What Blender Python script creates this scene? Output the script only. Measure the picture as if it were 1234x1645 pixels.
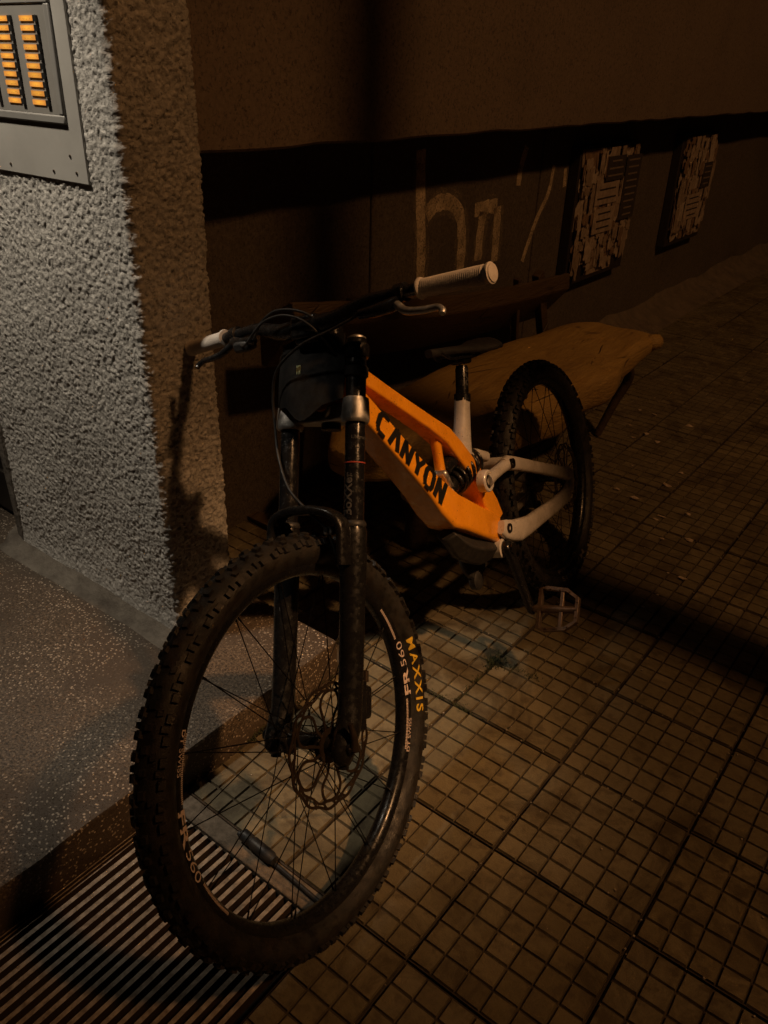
import bpy, bmesh, math, random
import numpy as np
from mathutils import Vector, Matrix
random.seed(7); rng = np.random.default_rng(7)
for o in list(bpy.data.objects): bpy.data.objects.remove(o)
sc = bpy.context.scene
C = sc.collection
V = Vector
SL = .3042
# ------------------------------------------------------------------ camera
CAM_R = [[0.7876766, 0.6154516, 0.0280154], [0.3198214, -0.3696063, -0.8724136], [-0.5265736, 0.6961397, -0.4879649]]
CAM_C = V((0.47182632, -1.34210653, 1.41096093)); FPX = 1284.57
cd = bpy.data.cameras.new('camera'); cam = bpy.data.objects.new('camera', cd); C.objects.link(cam)
rt, dn, fwd = [V(r) for r in CAM_R]
cam.matrix_world = Matrix(((rt.x, -dn.x, -fwd.x, CAM_C.x), (rt.y, -dn.y, -fwd.y, CAM_C.y), (rt.z, -dn.z, -fwd.z, CAM_C.z), (0, 0, 0, 1)))
cd.sensor_fit = 'VERTICAL'; cd.sensor_height = 24; cd.lens = 24 * FPX / 1645
cd.clip_start = .02; cd.clip_end = 500
sc.camera = cam
# ------------------------------------------------------------------ night sky, exposure
w = bpy.data.worlds.new('World'); sc.world = w; w.use_nodes = True
nt = w.node_tree; bg = nt.nodes['Background']; sky = nt.nodes.new('ShaderNodeTexSky')
sky.sky_type = 'NISHITA'; sky.sun_disc = False; sky.sun_elevation = math.radians(1); sky.sun_rotation = math.radians(90)
nt.links.new(sky.outputs[0], bg.inputs[0]); bg.inputs[1].default_value = .0012
sc.view_settings.view_transform = 'Standard'; sc.view_settings.look = 'None'
sc.view_settings.exposure = 0; sc.view_settings.gamma = 1; sc.view_settings.use_curve_mapping = False
STREET_LAMP = V((5.2, .55, 8.0)); STREET_W = 580; POOL_SPOT_W = 2350; STREET_COL = (1.0, .46, .16)
PORCH_LAMP = V((-1.36, -.98, 2.60)); PORCH_W = 125; PORCH_COL = (1.0, .85, .66)

# ------------------------------------------------------------------ helpers
def proj(P):
    d = V(P) - CAM_C; z = d.dot(fwd)
    if z < .05: return None
    return 617 + FPX * d.dot(rt) / z, 822.5 + FPX * d.dot(dn) / z

class MB:
    def __init__(s): s.v = []; s.f = []
    def add(s, vs, fs):
        k = len(s.v); s.v += [tuple(x) for x in vs]; s.f += [tuple(i + k for i in f) for f in fs]; return s
    def box(s, c, size, M=None):
        c = V(c); h = V(size) / 2
        vs = [V((sx * h.x, sy * h.y, sz * h.z)) for sx in (-1, 1) for sy in (-1, 1) for sz in (-1, 1)]
        if M is not None: vs = [M @ x for x in vs]
        return s.add([x + c for x in vs], [(0, 1, 3, 2), (4, 6, 7, 5), (0, 4, 5, 1), (2, 3, 7, 6), (0, 2, 6, 4), (1, 5, 7, 3)])
    def loft(s, secs, cap=True, close=False):
        n = len(secs[0]); k = len(s.v)
        for q in secs: s.v += [tuple(x) for x in q]
        m = len(secs)
        for i in range(m if close else m - 1):
            a = k + i * n; b = k + ((i + 1) % m) * n
            for j in range(n): s.f.append((a + j, a + (j + 1) % n, b + (j + 1) % n, b + j))
        if cap and not close:
            s.f.append(tuple(k + j for j in range(n))[::-1]); s.f.append(tuple(k + (m - 1) * n + j for j in range(n)))
        return s
    def tube(s, path, r, n=10, cap=True):
        path = [V(x) for x in path]; m = len(path)
        rs = r if isinstance(r, (list, tuple)) else [r] * m
        t0 = (path[1] - path[0]).normalized()
        u = t0.orthogonal().normalized(); secs = []
        for i in range(m):
            t = (path[min(i + 1, m - 1)] - path[max(i - 1, 0)]).normalized()
            u = (u - t * u.dot(t)).normalized(); b = t.cross(u)
            secs.append([path[i] + (u * math.cos(2 * math.pi * j / n) + b * math.sin(2 * math.pi * j / n)) * rs[i] for j in range(n)])
        return s.loft(secs, cap)
    def cyl(s, a, b, r, n=20): return s.tube([a, b], r, n)
    def lathe(s, prof, a, d, n=32, cap=True):
        # prof: (t along d, radius) from point a
        a = V(a); d = V(d).normalized(); u = d.orthogonal().normalized(); b = d.cross(u)
        secs = [[a + d * t + (u * math.cos(2 * math.pi * j / n) + b * math.sin(2 * math.pi * j / n)) * r for j in range(n)] for t, r in prof]
        return s.loft(secs, cap)
    def ring(s, prof, n=96):
        # closed profile (r, y) swept about Y
        secs = []
        for i in range(n):
            a = 2 * math.pi * i / n
            secs.append([V((r * math.cos(a), y, r * math.sin(a))) for r, y in prof])
        return s.loft(secs, close=True)
    def prism(s, pts, M, t):
        # pts 2d polygon -> M maps (x,y,z)
        n = len(pts)
        vs = [M @ V((x, y, 0)) for x, y in pts] + [M @ V((x, y, t)) for x, y in pts]
        fs = [tuple(range(n))[::-1], tuple(range(n, 2 * n))] + [(i, (i + 1) % n, n + (i + 1) % n, n + i) for i in range(n)]
        return s.add(vs, fs)
    def mesh(s, name):
        me = bpy.data.meshes.new(name); me.from_pydata(s.v, [], s.f); me.validate(); return me

def finish(me, m, smooth=35):
    bm = bmesh.new(); bm.from_mesh(me); bmesh.ops.recalc_face_normals(bm, faces=bm.faces); bm.to_mesh(me); bm.free()
    if m is not None:
        me.materials.clear(); me.materials.append(m)
    if smooth:
        me.polygons.foreach_set('use_smooth', [True] * len(me.polygons)); me.set_sharp_from_angle(angle=math.radians(smooth))
def obj(name, mb, m, parent=None, smooth=35, bevel=0, seg=2, sub=0):
    me = mb.mesh(name) if isinstance(mb, MB) else mb
    if isinstance(mb, MB): finish(me, m, smooth)
    o = bpy.data.objects.new(name, me); C.objects.link(o)
    if parent is not None: o.parent = parent
    if bevel:
        b = o.modifiers.new('bevel', 'BEVEL'); b.width = bevel; b.segments = seg; b.limit_method = 'ANGLE'; b.angle_limit = math.radians(28); b.use_clamp_overlap = True
    if sub:
        b = o.modifiers.new('sub', 'SUBSURF'); b.levels = sub; b.render_levels = sub
    return o
def tag(o, label, cat=None, group=None, kind=None):
    if label: o['label'] = label
    if cat: o['category'] = cat
    if group: o['group'] = group
    if kind: o['kind'] = kind
    return o
def thing(name, loc, label, cat, group=None, M=None):
    o = bpy.data.objects.new(name, None); C.objects.link(o); o.empty_display_size = .05
    if M is not None: o.matrix_world = M
    else: o.location = loc
    return tag(o, label, cat, group)
def inst(name, me, parent, M=None):
    o = bpy.data.objects.new(name, me); C.objects.link(o); o.parent = parent
    if M is not None: o.matrix_local = M
    return o
def spline(pts, n=8):
    pts = [V(x) for x in pts]; P = [pts[0] * 2 - pts[1]] + pts + [pts[-1] * 2 - pts[-2]]; out = []
    for i in range(1, len(P) - 2):
        for k in range(n):
            t = k / n; a, b, c, d = P[i - 1:i + 3]
            out.append(.5 * ((2 * b) + (c - a) * t + (2 * a - 5 * b + 4 * c - d) * t * t + (3 * b - a - 3 * c + d) * t ** 3))
    return out + [pts[-1]]
def vnoise(P, scale, seed=0):
    q = np.asarray(P) * scale + seed * 17.31; i = np.floor(q).astype(np.int64); f = q - i; f = f * f * (3 - 2 * f); r = 0
    def h(a, b, c):
        n = (a * 374761393 + b * 668265263 + c * 2147483647 + seed * 69069) & 0xffffffff
        n = ((n ^ (n >> 13)) * 1274126177) & 0xffffffff; n = n ^ (n >> 16)
        return (n & 0xffff) / 65535.
    for dx in (0, 1):
        for dy in (0, 1):
            for dz in (0, 1):
                wt = (f[:, 0] if dx else 1 - f[:, 0]) * (f[:, 1] if dy else 1 - f[:, 1]) * (f[:, 2] if dz else 1 - f[:, 2])
                r = r + wt * h(i[:, 0] + dx, i[:, 1] + dy, i[:, 2] + dz)
    return r

# ------------------------------------------------------------------ materials
class NT:
    def __init__(s, name):
        s.m = bpy.data.materials.new(name); s.m.use_nodes = True; s.t = s.m.node_tree; s.p = s.t.nodes['Principled BSDF']
        g = s.t.nodes.new('ShaderNodeNewGeometry'); s.pos = g.outputs['Position']
        tc = s.t.nodes.new('ShaderNodeTexCoord'); s.objc = tc.outputs['Object']
    def link(s, a, b): s.t.links.new(a, b)
    def vec(s, src, scale=(1, 1, 1)):
        n = s.t.nodes.new('ShaderNodeMapping'); n.inputs['Scale'].default_value = scale; s.link(src, n.inputs[0]); return n.outputs[0]
    def noise(s, scale, src=None, det=4, rough=.6, dist=0):
        n = s.t.nodes.new('ShaderNodeTexNoise'); n.inputs['Scale'].default_value = scale; n.inputs['Detail'].default_value = det
        n.inputs['Roughness'].default_value = rough; n.inputs['Distortion'].default_value = dist
        s.link(src or s.pos, n.inputs['Vector']); return n.outputs['Fac']
    def voro(s, scale, src=None, out='Distance', feat='F1'):
        n = s.t.nodes.new('ShaderNodeTexVoronoi'); n.feature = feat; n.inputs['Scale'].default_value = scale; s.link(src or s.pos, n.inputs['Vector']); return n.outputs[out]
    def ramp(s, f, stops):
        n = s.t.nodes.new('ShaderNodeValToRGB'); e = n.color_ramp.elements
        while len(e) < len(stops): e.new(.5)
        for k, (p, c) in enumerate(stops):
            e[k].position = p; e[k].color = (c, c, c, 1) if isinstance(c, (int, float)) else (*c, 1)
        s.link(f, n.inputs[0]); return n.outputs[0]
    def mix(s, f, a, b, mode='MIX'):
        n = s.t.nodes.new('ShaderNodeMix'); n.data_type = 'RGBA'; n.blend_type = mode
        for k, x in ((0, f), (6, a), (7, b)):
            if isinstance(x, (int, float)): n.inputs[k].default_value = x if k == 0 else (x, x, x, 1)
            elif isinstance(x, tuple): n.inputs[k].default_value = (*x, 1)
            else: s.link(x, n.inputs[k])
        return n.outputs[2]
    def math(s, op, a, b=0.):
        n = s.t.nodes.new('ShaderNodeMath'); n.operation = op
        for k, x in ((0, a), (1, b)):
            if isinstance(x, (int, float)): n.inputs[k].default_value = x
            else: s.link(x, n.inputs[k])
        return n.outputs[0]
    def set(s, k, x):
        i = s.p.inputs[k]
        if isinstance(x, (int, float)): i.default_value = x
        elif isinstance(x, tuple): i.default_value = (*x, 1)
        else: s.link(x, i)
    def bump(s, h, dist, strength=1.):
        n = s.t.nodes.new('ShaderNodeBump'); n.inputs['Distance'].default_value = dist; n.inputs['Strength'].default_value = strength
        s.link(h, n.inputs['Height']); s.link(n.outputs[0], s.p.inputs['Normal'])
def mat(name, a, b=None, scale=20, rough=.6, metal=0, bump=0, bscale=200, rvar=0, coat=0, local=False, det=5):
    n = NT(name); src = n.objc if local else n.pos
    b = b or tuple(x * .75 for x in a)
    n.set('Base Color', n.mix(n.ramp(n.noise(scale, src, det), [(.32, 0.), (.68, 1.)]), a, b))
    if rvar: n.set('Roughness', n.ramp(n.noise(scale * 2.3, src), [(.3, max(.02, rough - rvar)), (.7, min(1., rough + rvar))]))
    else: n.set('Roughness', rough)
    n.set('Metallic', metal)
    if coat: n.set('Coat Weight', coat); n.set('Coat Roughness', .15)
    if bump: n.bump(n.noise(bscale, src, 3), bump)
    return n.m
def wetmat(name, a, b, rough=.25, metal=0, spec=.5, scale=60, local=True, drops=True, coat=0.):
    # paint or anodising with rain drops and dried mud film
    n = NT(name); src = n.objc
    n.set('Base Color', n.mix(n.ramp(n.noise(scale, src, 6, .7), [(.45, 0.), (.75, 1.)]), a, b))
    n.set('Roughness', n.ramp(n.noise(scale * 1.5, src, 5), [(.35, rough), (.7, min(1, rough + .3))]))
    n.set('Metallic', metal); n.set('Specular IOR Level', spec); n.set('Coat Weight', coat)
    if not drops:
        sk_ = n.math('MULTIPLY', n.ramp(n.voro(110, src), [(.10, 1.), (.2, 0.)]), n.ramp(n.noise(24, src, 4), [(.52, 0.), (.62, .85)]))
        film = n.math('MULTIPLY', n.ramp(n.noise(13, src, 6, .7), [(.55, 0.), (.75, .5)]), .6)
        c0 = n.p.inputs['Base Color'].links[0].from_socket
        n.set('Base Color', n.mix(n.math('MAXIMUM', sk_, film), c0, (.09, .055, .03)))
        n.set('Roughness', n.ramp(n.noise(40, src, 5), [(.4, rough * .6), (.65, rough + .25)]))
    if drops:
        d = n.voro(330, src); sz = n.noise(90, src)
        h = n.ramp(d, [(.0, 1.), (.34, .0)])
        h = n.math('MULTIPLY', h, n.ramp(sz, [(.52, 0.), (.62, 1.)])); n.bump(h, .0009)
    return n.m

def pavemat():
    n = NT('paving_concrete')
    oi = n.t.nodes.new('ShaderNodeObjectInfo')
    big = n.noise(3.2, None, 5, .6); fine = n.noise(60, None, 6, .7); spot = n.noise(26, None, 3, .5)
    c = n.mix(n.ramp(big, [(.3, 0.), (.7, 1.)]), (.135, .110, .056), (.245, .205, .118))
    c = n.mix(n.math('MULTIPLY', n.ramp(oi.outputs['Random'], [(0., 0.), (1., 1.)]), .5), c, (.165, .150, .105))
    c = n.mix(n.ramp(fine, [(.35, .45), (.65, 0.)]), c, (.085, .066, .042))
    c = n.mix(n.math('MULTIPLY', n.ramp(spot, [(.58, 0.), (.66, 1.)]), .6), c, (.075, .056, .034))
    sn = n.t.nodes.new('ShaderNodeVectorMath'); sn.operation = 'SNAP'; sn.inputs[1].default_value = (SL / 6, SL / 6, 10.); n.link(n.pos, sn.inputs[0])
    wn = n.t.nodes.new('ShaderNodeTexWhiteNoise'); n.link(sn.outputs[0], wn.inputs[0])
    c = n.mix(n.ramp(wn.outputs['Value'], [(0., .42), (.5, .0)]), c, (.10, .078, .045))
    c = n.mix(n.ramp(wn.outputs['Value'], [(.72, 0.), (1., .35)]), c, (.26, .22, .145))
    c = n.mix(n.math('MULTIPLY', n.ramp(n.noise(5.5, None, 6, .7, 1.), [(.48, 0.), (.64, 1.)]), .8), c, (.062, .046, .024))
    sp = n.ramp(n.voro(170), [(.10, 1.), (.17, 0.)])
    c = n.mix(n.math('MULTIPLY', sp, n.ramp(n.noise(70), [(.5, 0.), (.6, .8)])), c, (.07, .05, .035))
    n.set('Base Color', c)
    n.set('Roughness', n.ramp(n.noise(9, None, 6), [(.3, .42), (.7, .8)])); n.set('Specular IOR Level', .4)
    n.bump(n.noise(240, None, 6, .7), .0016)
    return n.m
def terrazzomat():
    n = NT('terrazzo')
    big = n.noise(5, None, 4)
    base = n.mix(n.ramp(n.noise(150, None, 6, .75), [(.40, 0.), (.62, 1.)]), (.020, .014, .009), (.135, .100, .068))
    wear = n.ramp(n.noise(4.2, n.vec(n.pos, (1, 1, 1)), 3, .5), [(.44, 0.), (.54, 1.)])
    base = n.mix(wear, base, (.056, .040, .027))
    dv = n.t.nodes.new('ShaderNodeVectorMath'); dv.operation = 'ADD'; nz = n.t.nodes.new('ShaderNodeTexNoise'); nz.inputs['Scale'].default_value = 90; n.link(n.pos, nz.inputs['Vector'])
    sc_ = n.t.nodes.new('ShaderNodeVectorMath'); sc_.operation = 'SCALE'; sc_.inputs['Scale'].default_value = .010; n.link(nz.outputs['Color'], sc_.inputs[0]); n.link(n.pos, dv.inputs[0]); n.link(sc_.outputs[0], dv.inputs[1])
    chip = n.ramp(n.voro(120, dv.outputs[0]), [(.24, 1.), (.34, 0.)])
    chip = n.math('MULTIPLY', chip, n.ramp(n.voro(120, dv.outputs[0], 'Color'), [(.28, 0.), (.36, 1.)]))
    pit = n.ramp(n.voro(150), [(.16, 1.), (.24, 0.)])
    c = n.mix(n.math('MULTIPLY', pit, n.math('SUBTRACT', .95, wear)), base, (.03, .022, .016))
    c = n.mix(n.math('MULTIPLY', chip, n.ramp(n.noise(3.6, None, 4, .6), [(.40, .12), (.56, 1.)])), c, (.36, .30, .235))
    n.set('Base Color', c); n.set('Roughness', n.ramp(big, [(.3, .4), (.7, .75)]))
    n.bump(n.math('ADD', n.noise(260, None, 4), n.math('MULTIPLY', pit, -.8)), .0018)
    return n.m
def roughcast(name, a, b, dist):
    n = NT(name)
    f = n.noise(70, None, 5, .65)
    c = n.mix(n.ramp(f, [(.3, 0.), (.65, 1.)]), a, b)
    c = n.mix(n.math('MULTIPLY', n.ramp(n.noise(2.3, None, 4), [(.45, 0.), (.75, 1.)]), .35), c, tuple(x * .55 for x in a))
    pt = n.ramp(n.noise(105, None, 5, .75, .5), [(.34, 1.), (.48, 0.)])
    c = n.mix(n.math('MULTIPLY', pt, .85), c, tuple(x * .22 for x in a))
    n.set('Base Color', c); n.set('Roughness', .92)
    n.bump(n.math('ADD', n.noise(170, None, 5, .7), n.math('MULTIPLY', n.noise(420, None, 2), .4)), dist)
    return n.m
M_pave = pavemat(); M_terr = terrazzomat()
M_mortar = mat('joint_dirt', (.022, .016, .010), (.085, .066, .042), 16, .95, bump=.002, bscale=120)
M_white_rc = roughcast('grey_roughcast', (.36, .345, .32), (.60, .58, .545), .0035)
M_upper = roughcast('brown_stucco', (.155, .118, .09), (.215, .165, .125), .002)
M_lower = roughcast('dark_roughcast', (.085, .068, .052), (.15, .12, .09), .005)
M_cement = mat('grey_cement', (.16, .14, .115), (.07, .058, .046), 14, .9, bump=.007, bscale=45)
M_orange = wetmat('orange_paint', (.92, .36, .014), (.74, .27, .012), .33, scale=9, drops=False, coat=.4)
M_white = wetmat('pale_grey_paint', (.66, .62, .58), (.46, .42, .37), .32, scale=14, drops=False, coat=.3)
M_black = wetmat('wet_black_metal', (.008, .008, .0085), (.0105, .010, .0095), .17)
M_blackp = wetmat('black_plastic', (.018, .018, .019), (.04, .036, .032), .42)
M_stan = wetmat('black_stanchion', (.008, .008, .009), (.011, .010, .010), .10)
M_silver = wetmat('brushed_silver', (.55, .54, .52), (.40, .38, .36), .34, metal=.9)
M_steel = mat('dull_steel', (.16, .12, .09), (.08, .06, .045), 60, .38, .9, local=True)
M_rotor = mat('brake_steel', (.20, .15, .11), (.10, .075, .055), 40, .35, .9, local=True)
M_spoke = mat('black_spoke', (.02, .018, .017), None, 60, .3, .8, local=True)
M_grip = mat('beige_rubber', (.56, .50, .44), (.44, .39, .34), 40, .7, bump=.0006, bscale=300, local=True)
def tyremat():
    n = NT('muddy_tyre'); f = n.noise(30, n.objc, 6, .7)
    n.set('Base Color', n.mix(n.ramp(f, [(.42, 0.), (.7, 1.)]), (.010, .0095, .009), (.026, .020, .015)))
    n.set('Roughness', n.ramp(n.noise(45, n.objc, 5), [(.35, .28), (.62, .8)])); n.bump(n.noise(400, n.objc, 4), .0012)
    return n.m
M_tyre = tyremat()
M_decal_black = mat('black_lettering', (.012, .011, .010), None, 30, .5)
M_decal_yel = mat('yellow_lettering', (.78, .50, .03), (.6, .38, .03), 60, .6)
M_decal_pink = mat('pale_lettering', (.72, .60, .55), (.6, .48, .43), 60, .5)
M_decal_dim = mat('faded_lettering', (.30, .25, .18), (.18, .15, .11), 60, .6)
M_grey_let = mat('grey_lettering', (.10, .097, .095), None, 60, .5)
M_green = mat('pale_green_print', (.45, .55, .33), None, 60, .5)
M_red = mat('red_band', (.42, .06, .04), None, 60, .5)

# ================================================================== SETTING
# --- pavement base with the grate pit left open
pm = MB()
PX0, PX1, PY0, PY1 = -.608, -.152, -1.62, -.604
for x0, x1, y0, y1 in ((-1.6, PX0, -6, 60), (PX1, 40, -6, 60), (PX0, PX1, PY1, 60), (PX0, PX1, -6, PY0)):
    pm.add([(x0, y0, -.012), (x1, y0, -.012), (x1, y1, -.012), (x0, y1, -.012)], [(0, 1, 2, 3)])
pave = obj('pavement', pm, M_mortar, smooth=0); pave['kind'] = 'structure'
def slab_mesh(nx, ny, name='paving_slab', full=True, seed=0):
    m = MB(); p = SL / 6; r_ = random.Random(seed)
    x0 = -nx * p / 2; y0 = -ny * p / 2; j = .0028; nb = 0
    W2, H2 = nx * p / 2 - j, ny * p / 2 - j
    m.add([(-W2, -H2, -.0055), (W2, -H2, -.0055), (W2, H2, -.0055), (-W2, H2, -.0055), (-W2, -H2, -.03), (W2, -H2, -.03), (W2, H2, -.03), (-W2, H2, -.03)],
          [(0, 1, 2, 3), (0, 4, 5, 1), (1, 5, 6, 2), (2, 6, 7, 3), (3, 7, 4, 0)])
    for a in range(nx):
        for b in range(ny):
            cx, cy = x0 + (a + .5) * p, y0 + (b + .5) * p; hx_ = p / 2 - .0019; h = hx_; g = .0013; z = r_.uniform(-.0006, .0004)
            q = .0030
            hx0 = cx - h + (q if a == 0 else 0); hx1 = cx + h - (q if a == nx - 1 else 0); hy0 = cy - h + (q if b == 0 else 0); hy1 = cy + h - (q if b == ny - 1 else 0)
            e = lambda: r_.uniform(-.0007, .0007)
            m.add([(hx0, hy0, -.0055), (hx1, hy0, -.0055), (hx1, hy1, -.0055), (hx0, hy1, -.0055),
                   (hx0 + g + e(), hy0 + g + e(), z), (hx1 - g + e(), hy0 + g + e(), z), (hx1 - g + e(), hy1 - g + e(), z), (hx0 + g + e(), hy1 - g + e(), z)],
                  [(4, 5, 6, 7), (0, 1, 5, 4), (1, 2, 6, 5), (2, 3, 7, 6), (3, 0, 4, 7)])
    me = m.mesh(name); finish(me, M_pave, 0); me.materials.append(M_mortar)
    for p_ in me.polygons:
        if max(me.vertices[v].co.z for v in p_.vertices) < -.004: p_.material_index = 1
    return me
slabs = [slab_mesh(6, 6, seed=k) for k in range(4)]; half = slab_mesh(3, 6, seed=9)
cand = []
for i in range(-5, 26):
    for j in range(-6, 34):
        cx, cy = (i + .5) * SL, (j + .5) * SL
        if cx < -.6 and cy < -.05: continue
        if cx < -1.5: continue
        if PX0 - .1 < cx < PX1 - .05 and cy < PY1: continue
        vis = False
        for dx in (-.16, 0, .16):
            for dy in (-.16, 0, .16):
                uv = proj((cx + dx, cy + dy, 0))
                if uv and -30 < uv[0] < 1264 and -30 < uv[1] < 1675: vis = True
        if vis: cand.append(((V((cx, cy, 0)) - CAM_C).length, cx, cy, i, j))
cand.sort()
far = MB()
for k, (d, cx, cy, i, j) in enumerate(cand):
    hf = (i == -1 and cy < PY1)
    zz = random.uniform(-.0032, .0015)
    if k < 290:
        o = inst('paving_slab', half if hf else slabs[(i * 7 + j * 3) % 4], pave)
        o.location = ((cx + SL / 4) if hf else cx, cy, zz)
        o.rotation_euler = (random.uniform(-.008, .008), random.uniform(-.008, .008), 0 if hf else random.choice((0, 1, 2, 3)) * math.pi / 2)
    else:
        p = SL / 6
        for a in range(6):
            for b in range(6):
                x, y = cx - SL / 2 + (a + .5) * p, cy - SL / 2 + (b + .5) * p; hx = p / 2 - (.0030 if a in (0, 5) else .002)
                far.add([(x - hx, y - hx, zz), (x + hx, y - hx, zz), (x + hx, y + hx, zz), (x - hx, y + hx, zz)], [(0, 1, 2, 3)])
if far.v:
    fo = obj('paving_slab', far, M_pave, pave, smooth=0); fo['kind'] = 'stuff'
# --- grate pit
pit = MB()
def wallq(a, b, z0, z1): pit.add([(a[0], a[1], z0), (b[0], b[1], z0), (b[0], b[1], z1), (a[0], a[1], z1)], [(0, 1, 2, 3)])
pit.add([(PX0, PY0, -.12), (PX1, PY0, -.12), (PX1, PY1, -.12), (PX0, PY1, -.12)], [(0, 1, 2, 3)])
for a, b in (((PX0, PY0), (PX1, PY0)), ((PX1, PY0), (PX1, PY1)), ((PX1, PY1), (PX0, PY1)), ((PX0, PY1), (PX0, PY0))): wallq(a, b, -.12, -.004)
M_pit = mat('pit_dirt', (.06, .043, .03), (.03, .021, .015), 18, .9, bump=.004, bscale=50)
po = obj('grate_pit', pit, M_pit, smooth=0); po['kind'] = 'structure'
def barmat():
    n = NT('worn_bar_shaded_sides'); g_ = n.t.nodes.new('ShaderNodeNewGeometry'); se = n.t.nodes.new('ShaderNodeSeparateXYZ'); n.link(g_.outputs['True Normal'], se.inputs[0])
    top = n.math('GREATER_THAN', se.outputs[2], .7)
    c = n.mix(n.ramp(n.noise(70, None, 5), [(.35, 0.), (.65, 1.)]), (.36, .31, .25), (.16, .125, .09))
    n.set('Base Color', n.mix(top, (.035, .024, .016), c)); n.set('Roughness', .6); n.bump(n.noise(150, None, 4), .0008); return n.m  # tops pale from wear; sides coloured dark to paint shade into the slots
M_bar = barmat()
g = thing('floor_grate', (-.38, -1.1, 0), 'metal floor grate of parallel bars beside the entrance step', 'grate')
def gpart(name, mb, m, **k):
    o = obj(name, mb, m, g, **k); o.location = -V((-.38, -1.1, 0)); return o
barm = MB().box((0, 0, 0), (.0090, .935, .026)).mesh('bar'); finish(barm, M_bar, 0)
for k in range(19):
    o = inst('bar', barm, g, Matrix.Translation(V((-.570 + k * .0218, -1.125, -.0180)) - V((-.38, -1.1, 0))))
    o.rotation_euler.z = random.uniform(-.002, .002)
for k in range(3):
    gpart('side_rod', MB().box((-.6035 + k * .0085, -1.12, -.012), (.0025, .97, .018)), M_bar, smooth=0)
gpart('frame_bar', MB().box((-.38, -.632, -.010), (.452, .045, .020)), mat('worn_concrete_frame', (.22, .175, .13), (.09, .07, .05), 45, .9, bump=.004, bscale=110), bevel=.003)
gpart('frame_edge', MB().box((-.38, -.6075, -.0075), (.452, .004, .018)), M_steel, bevel=.0008)
gpart('cross_rod', MB().box((-.38, -.93, -.034), (.45, .006, .010)), M_steel, smooth=0)
# black tube lying along the grate frame
rd = thing('black_tube', (-.40, -.618, .012), 'thin black rod with thicker ribbed sleeve lying on the grate frame', 'tube')
def rp(name, mb, m, **k):
    o = obj(name, mb, m, rd, **k); o.location = -V((-.40, -.618, .012)); return o
z0 = .0145
rp('rod', MB().cyl((-.43, -.616, .0065), (-.17, -.629, .0065), .0050, 10), M_blackp)
rp('sleeve', MB().lathe([(0, .009), (.003, .0125), (.026, .0125), (.028, .011), (.032, .011), (.034, .0130), (.088, .0130), (.092, .0105), (.098, .010)], (-.418, -.616, z0), (1, -.05, 0), 16), M_blackp)

# --- entrance landing (raised terrazzo step)
land = MB()
LX1, LY1, LZ = -.612, -.095, .10
prof = [(-3.6, -.02), (LX1, -.02), (LX1, LZ - .012), (LX1 - .004, LZ - .003), (LX1 - .014, LZ), (-3.6, LZ)]
ys = np.linspace(-3.2, LY1, 60)
secs = []
for y in ys:
    j = [random.uniform(-.0025, .0025) for _ in range(3)]
    secs.append([V((prof[0][0], y, prof[0][1])), V((LX1, y, -.02)), V((LX1 + j[0], y, LZ - .012)), V((LX1 - .004 + j[0], y, LZ - .003 + j[1] * .4)), V((LX1 - .016 + j[2], y, LZ)), V((-3.6, y, LZ))])
land.loft(secs)
lo = obj('entrance_landing', land, M_terr, smooth=40); lo['kind'] = 'structure'

# ================================================================== BUILDING
B = thing('apartment_building', (-1.3, 1.5, 0), 'brown rendered apartment building with a grey roughcast entrance pillar', 'building')
def bpart(name, mb, m, **k):
    o = obj(name, mb, m, B, **k); o.location = -V((-1.3, 1.5, 0)); return o
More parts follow.
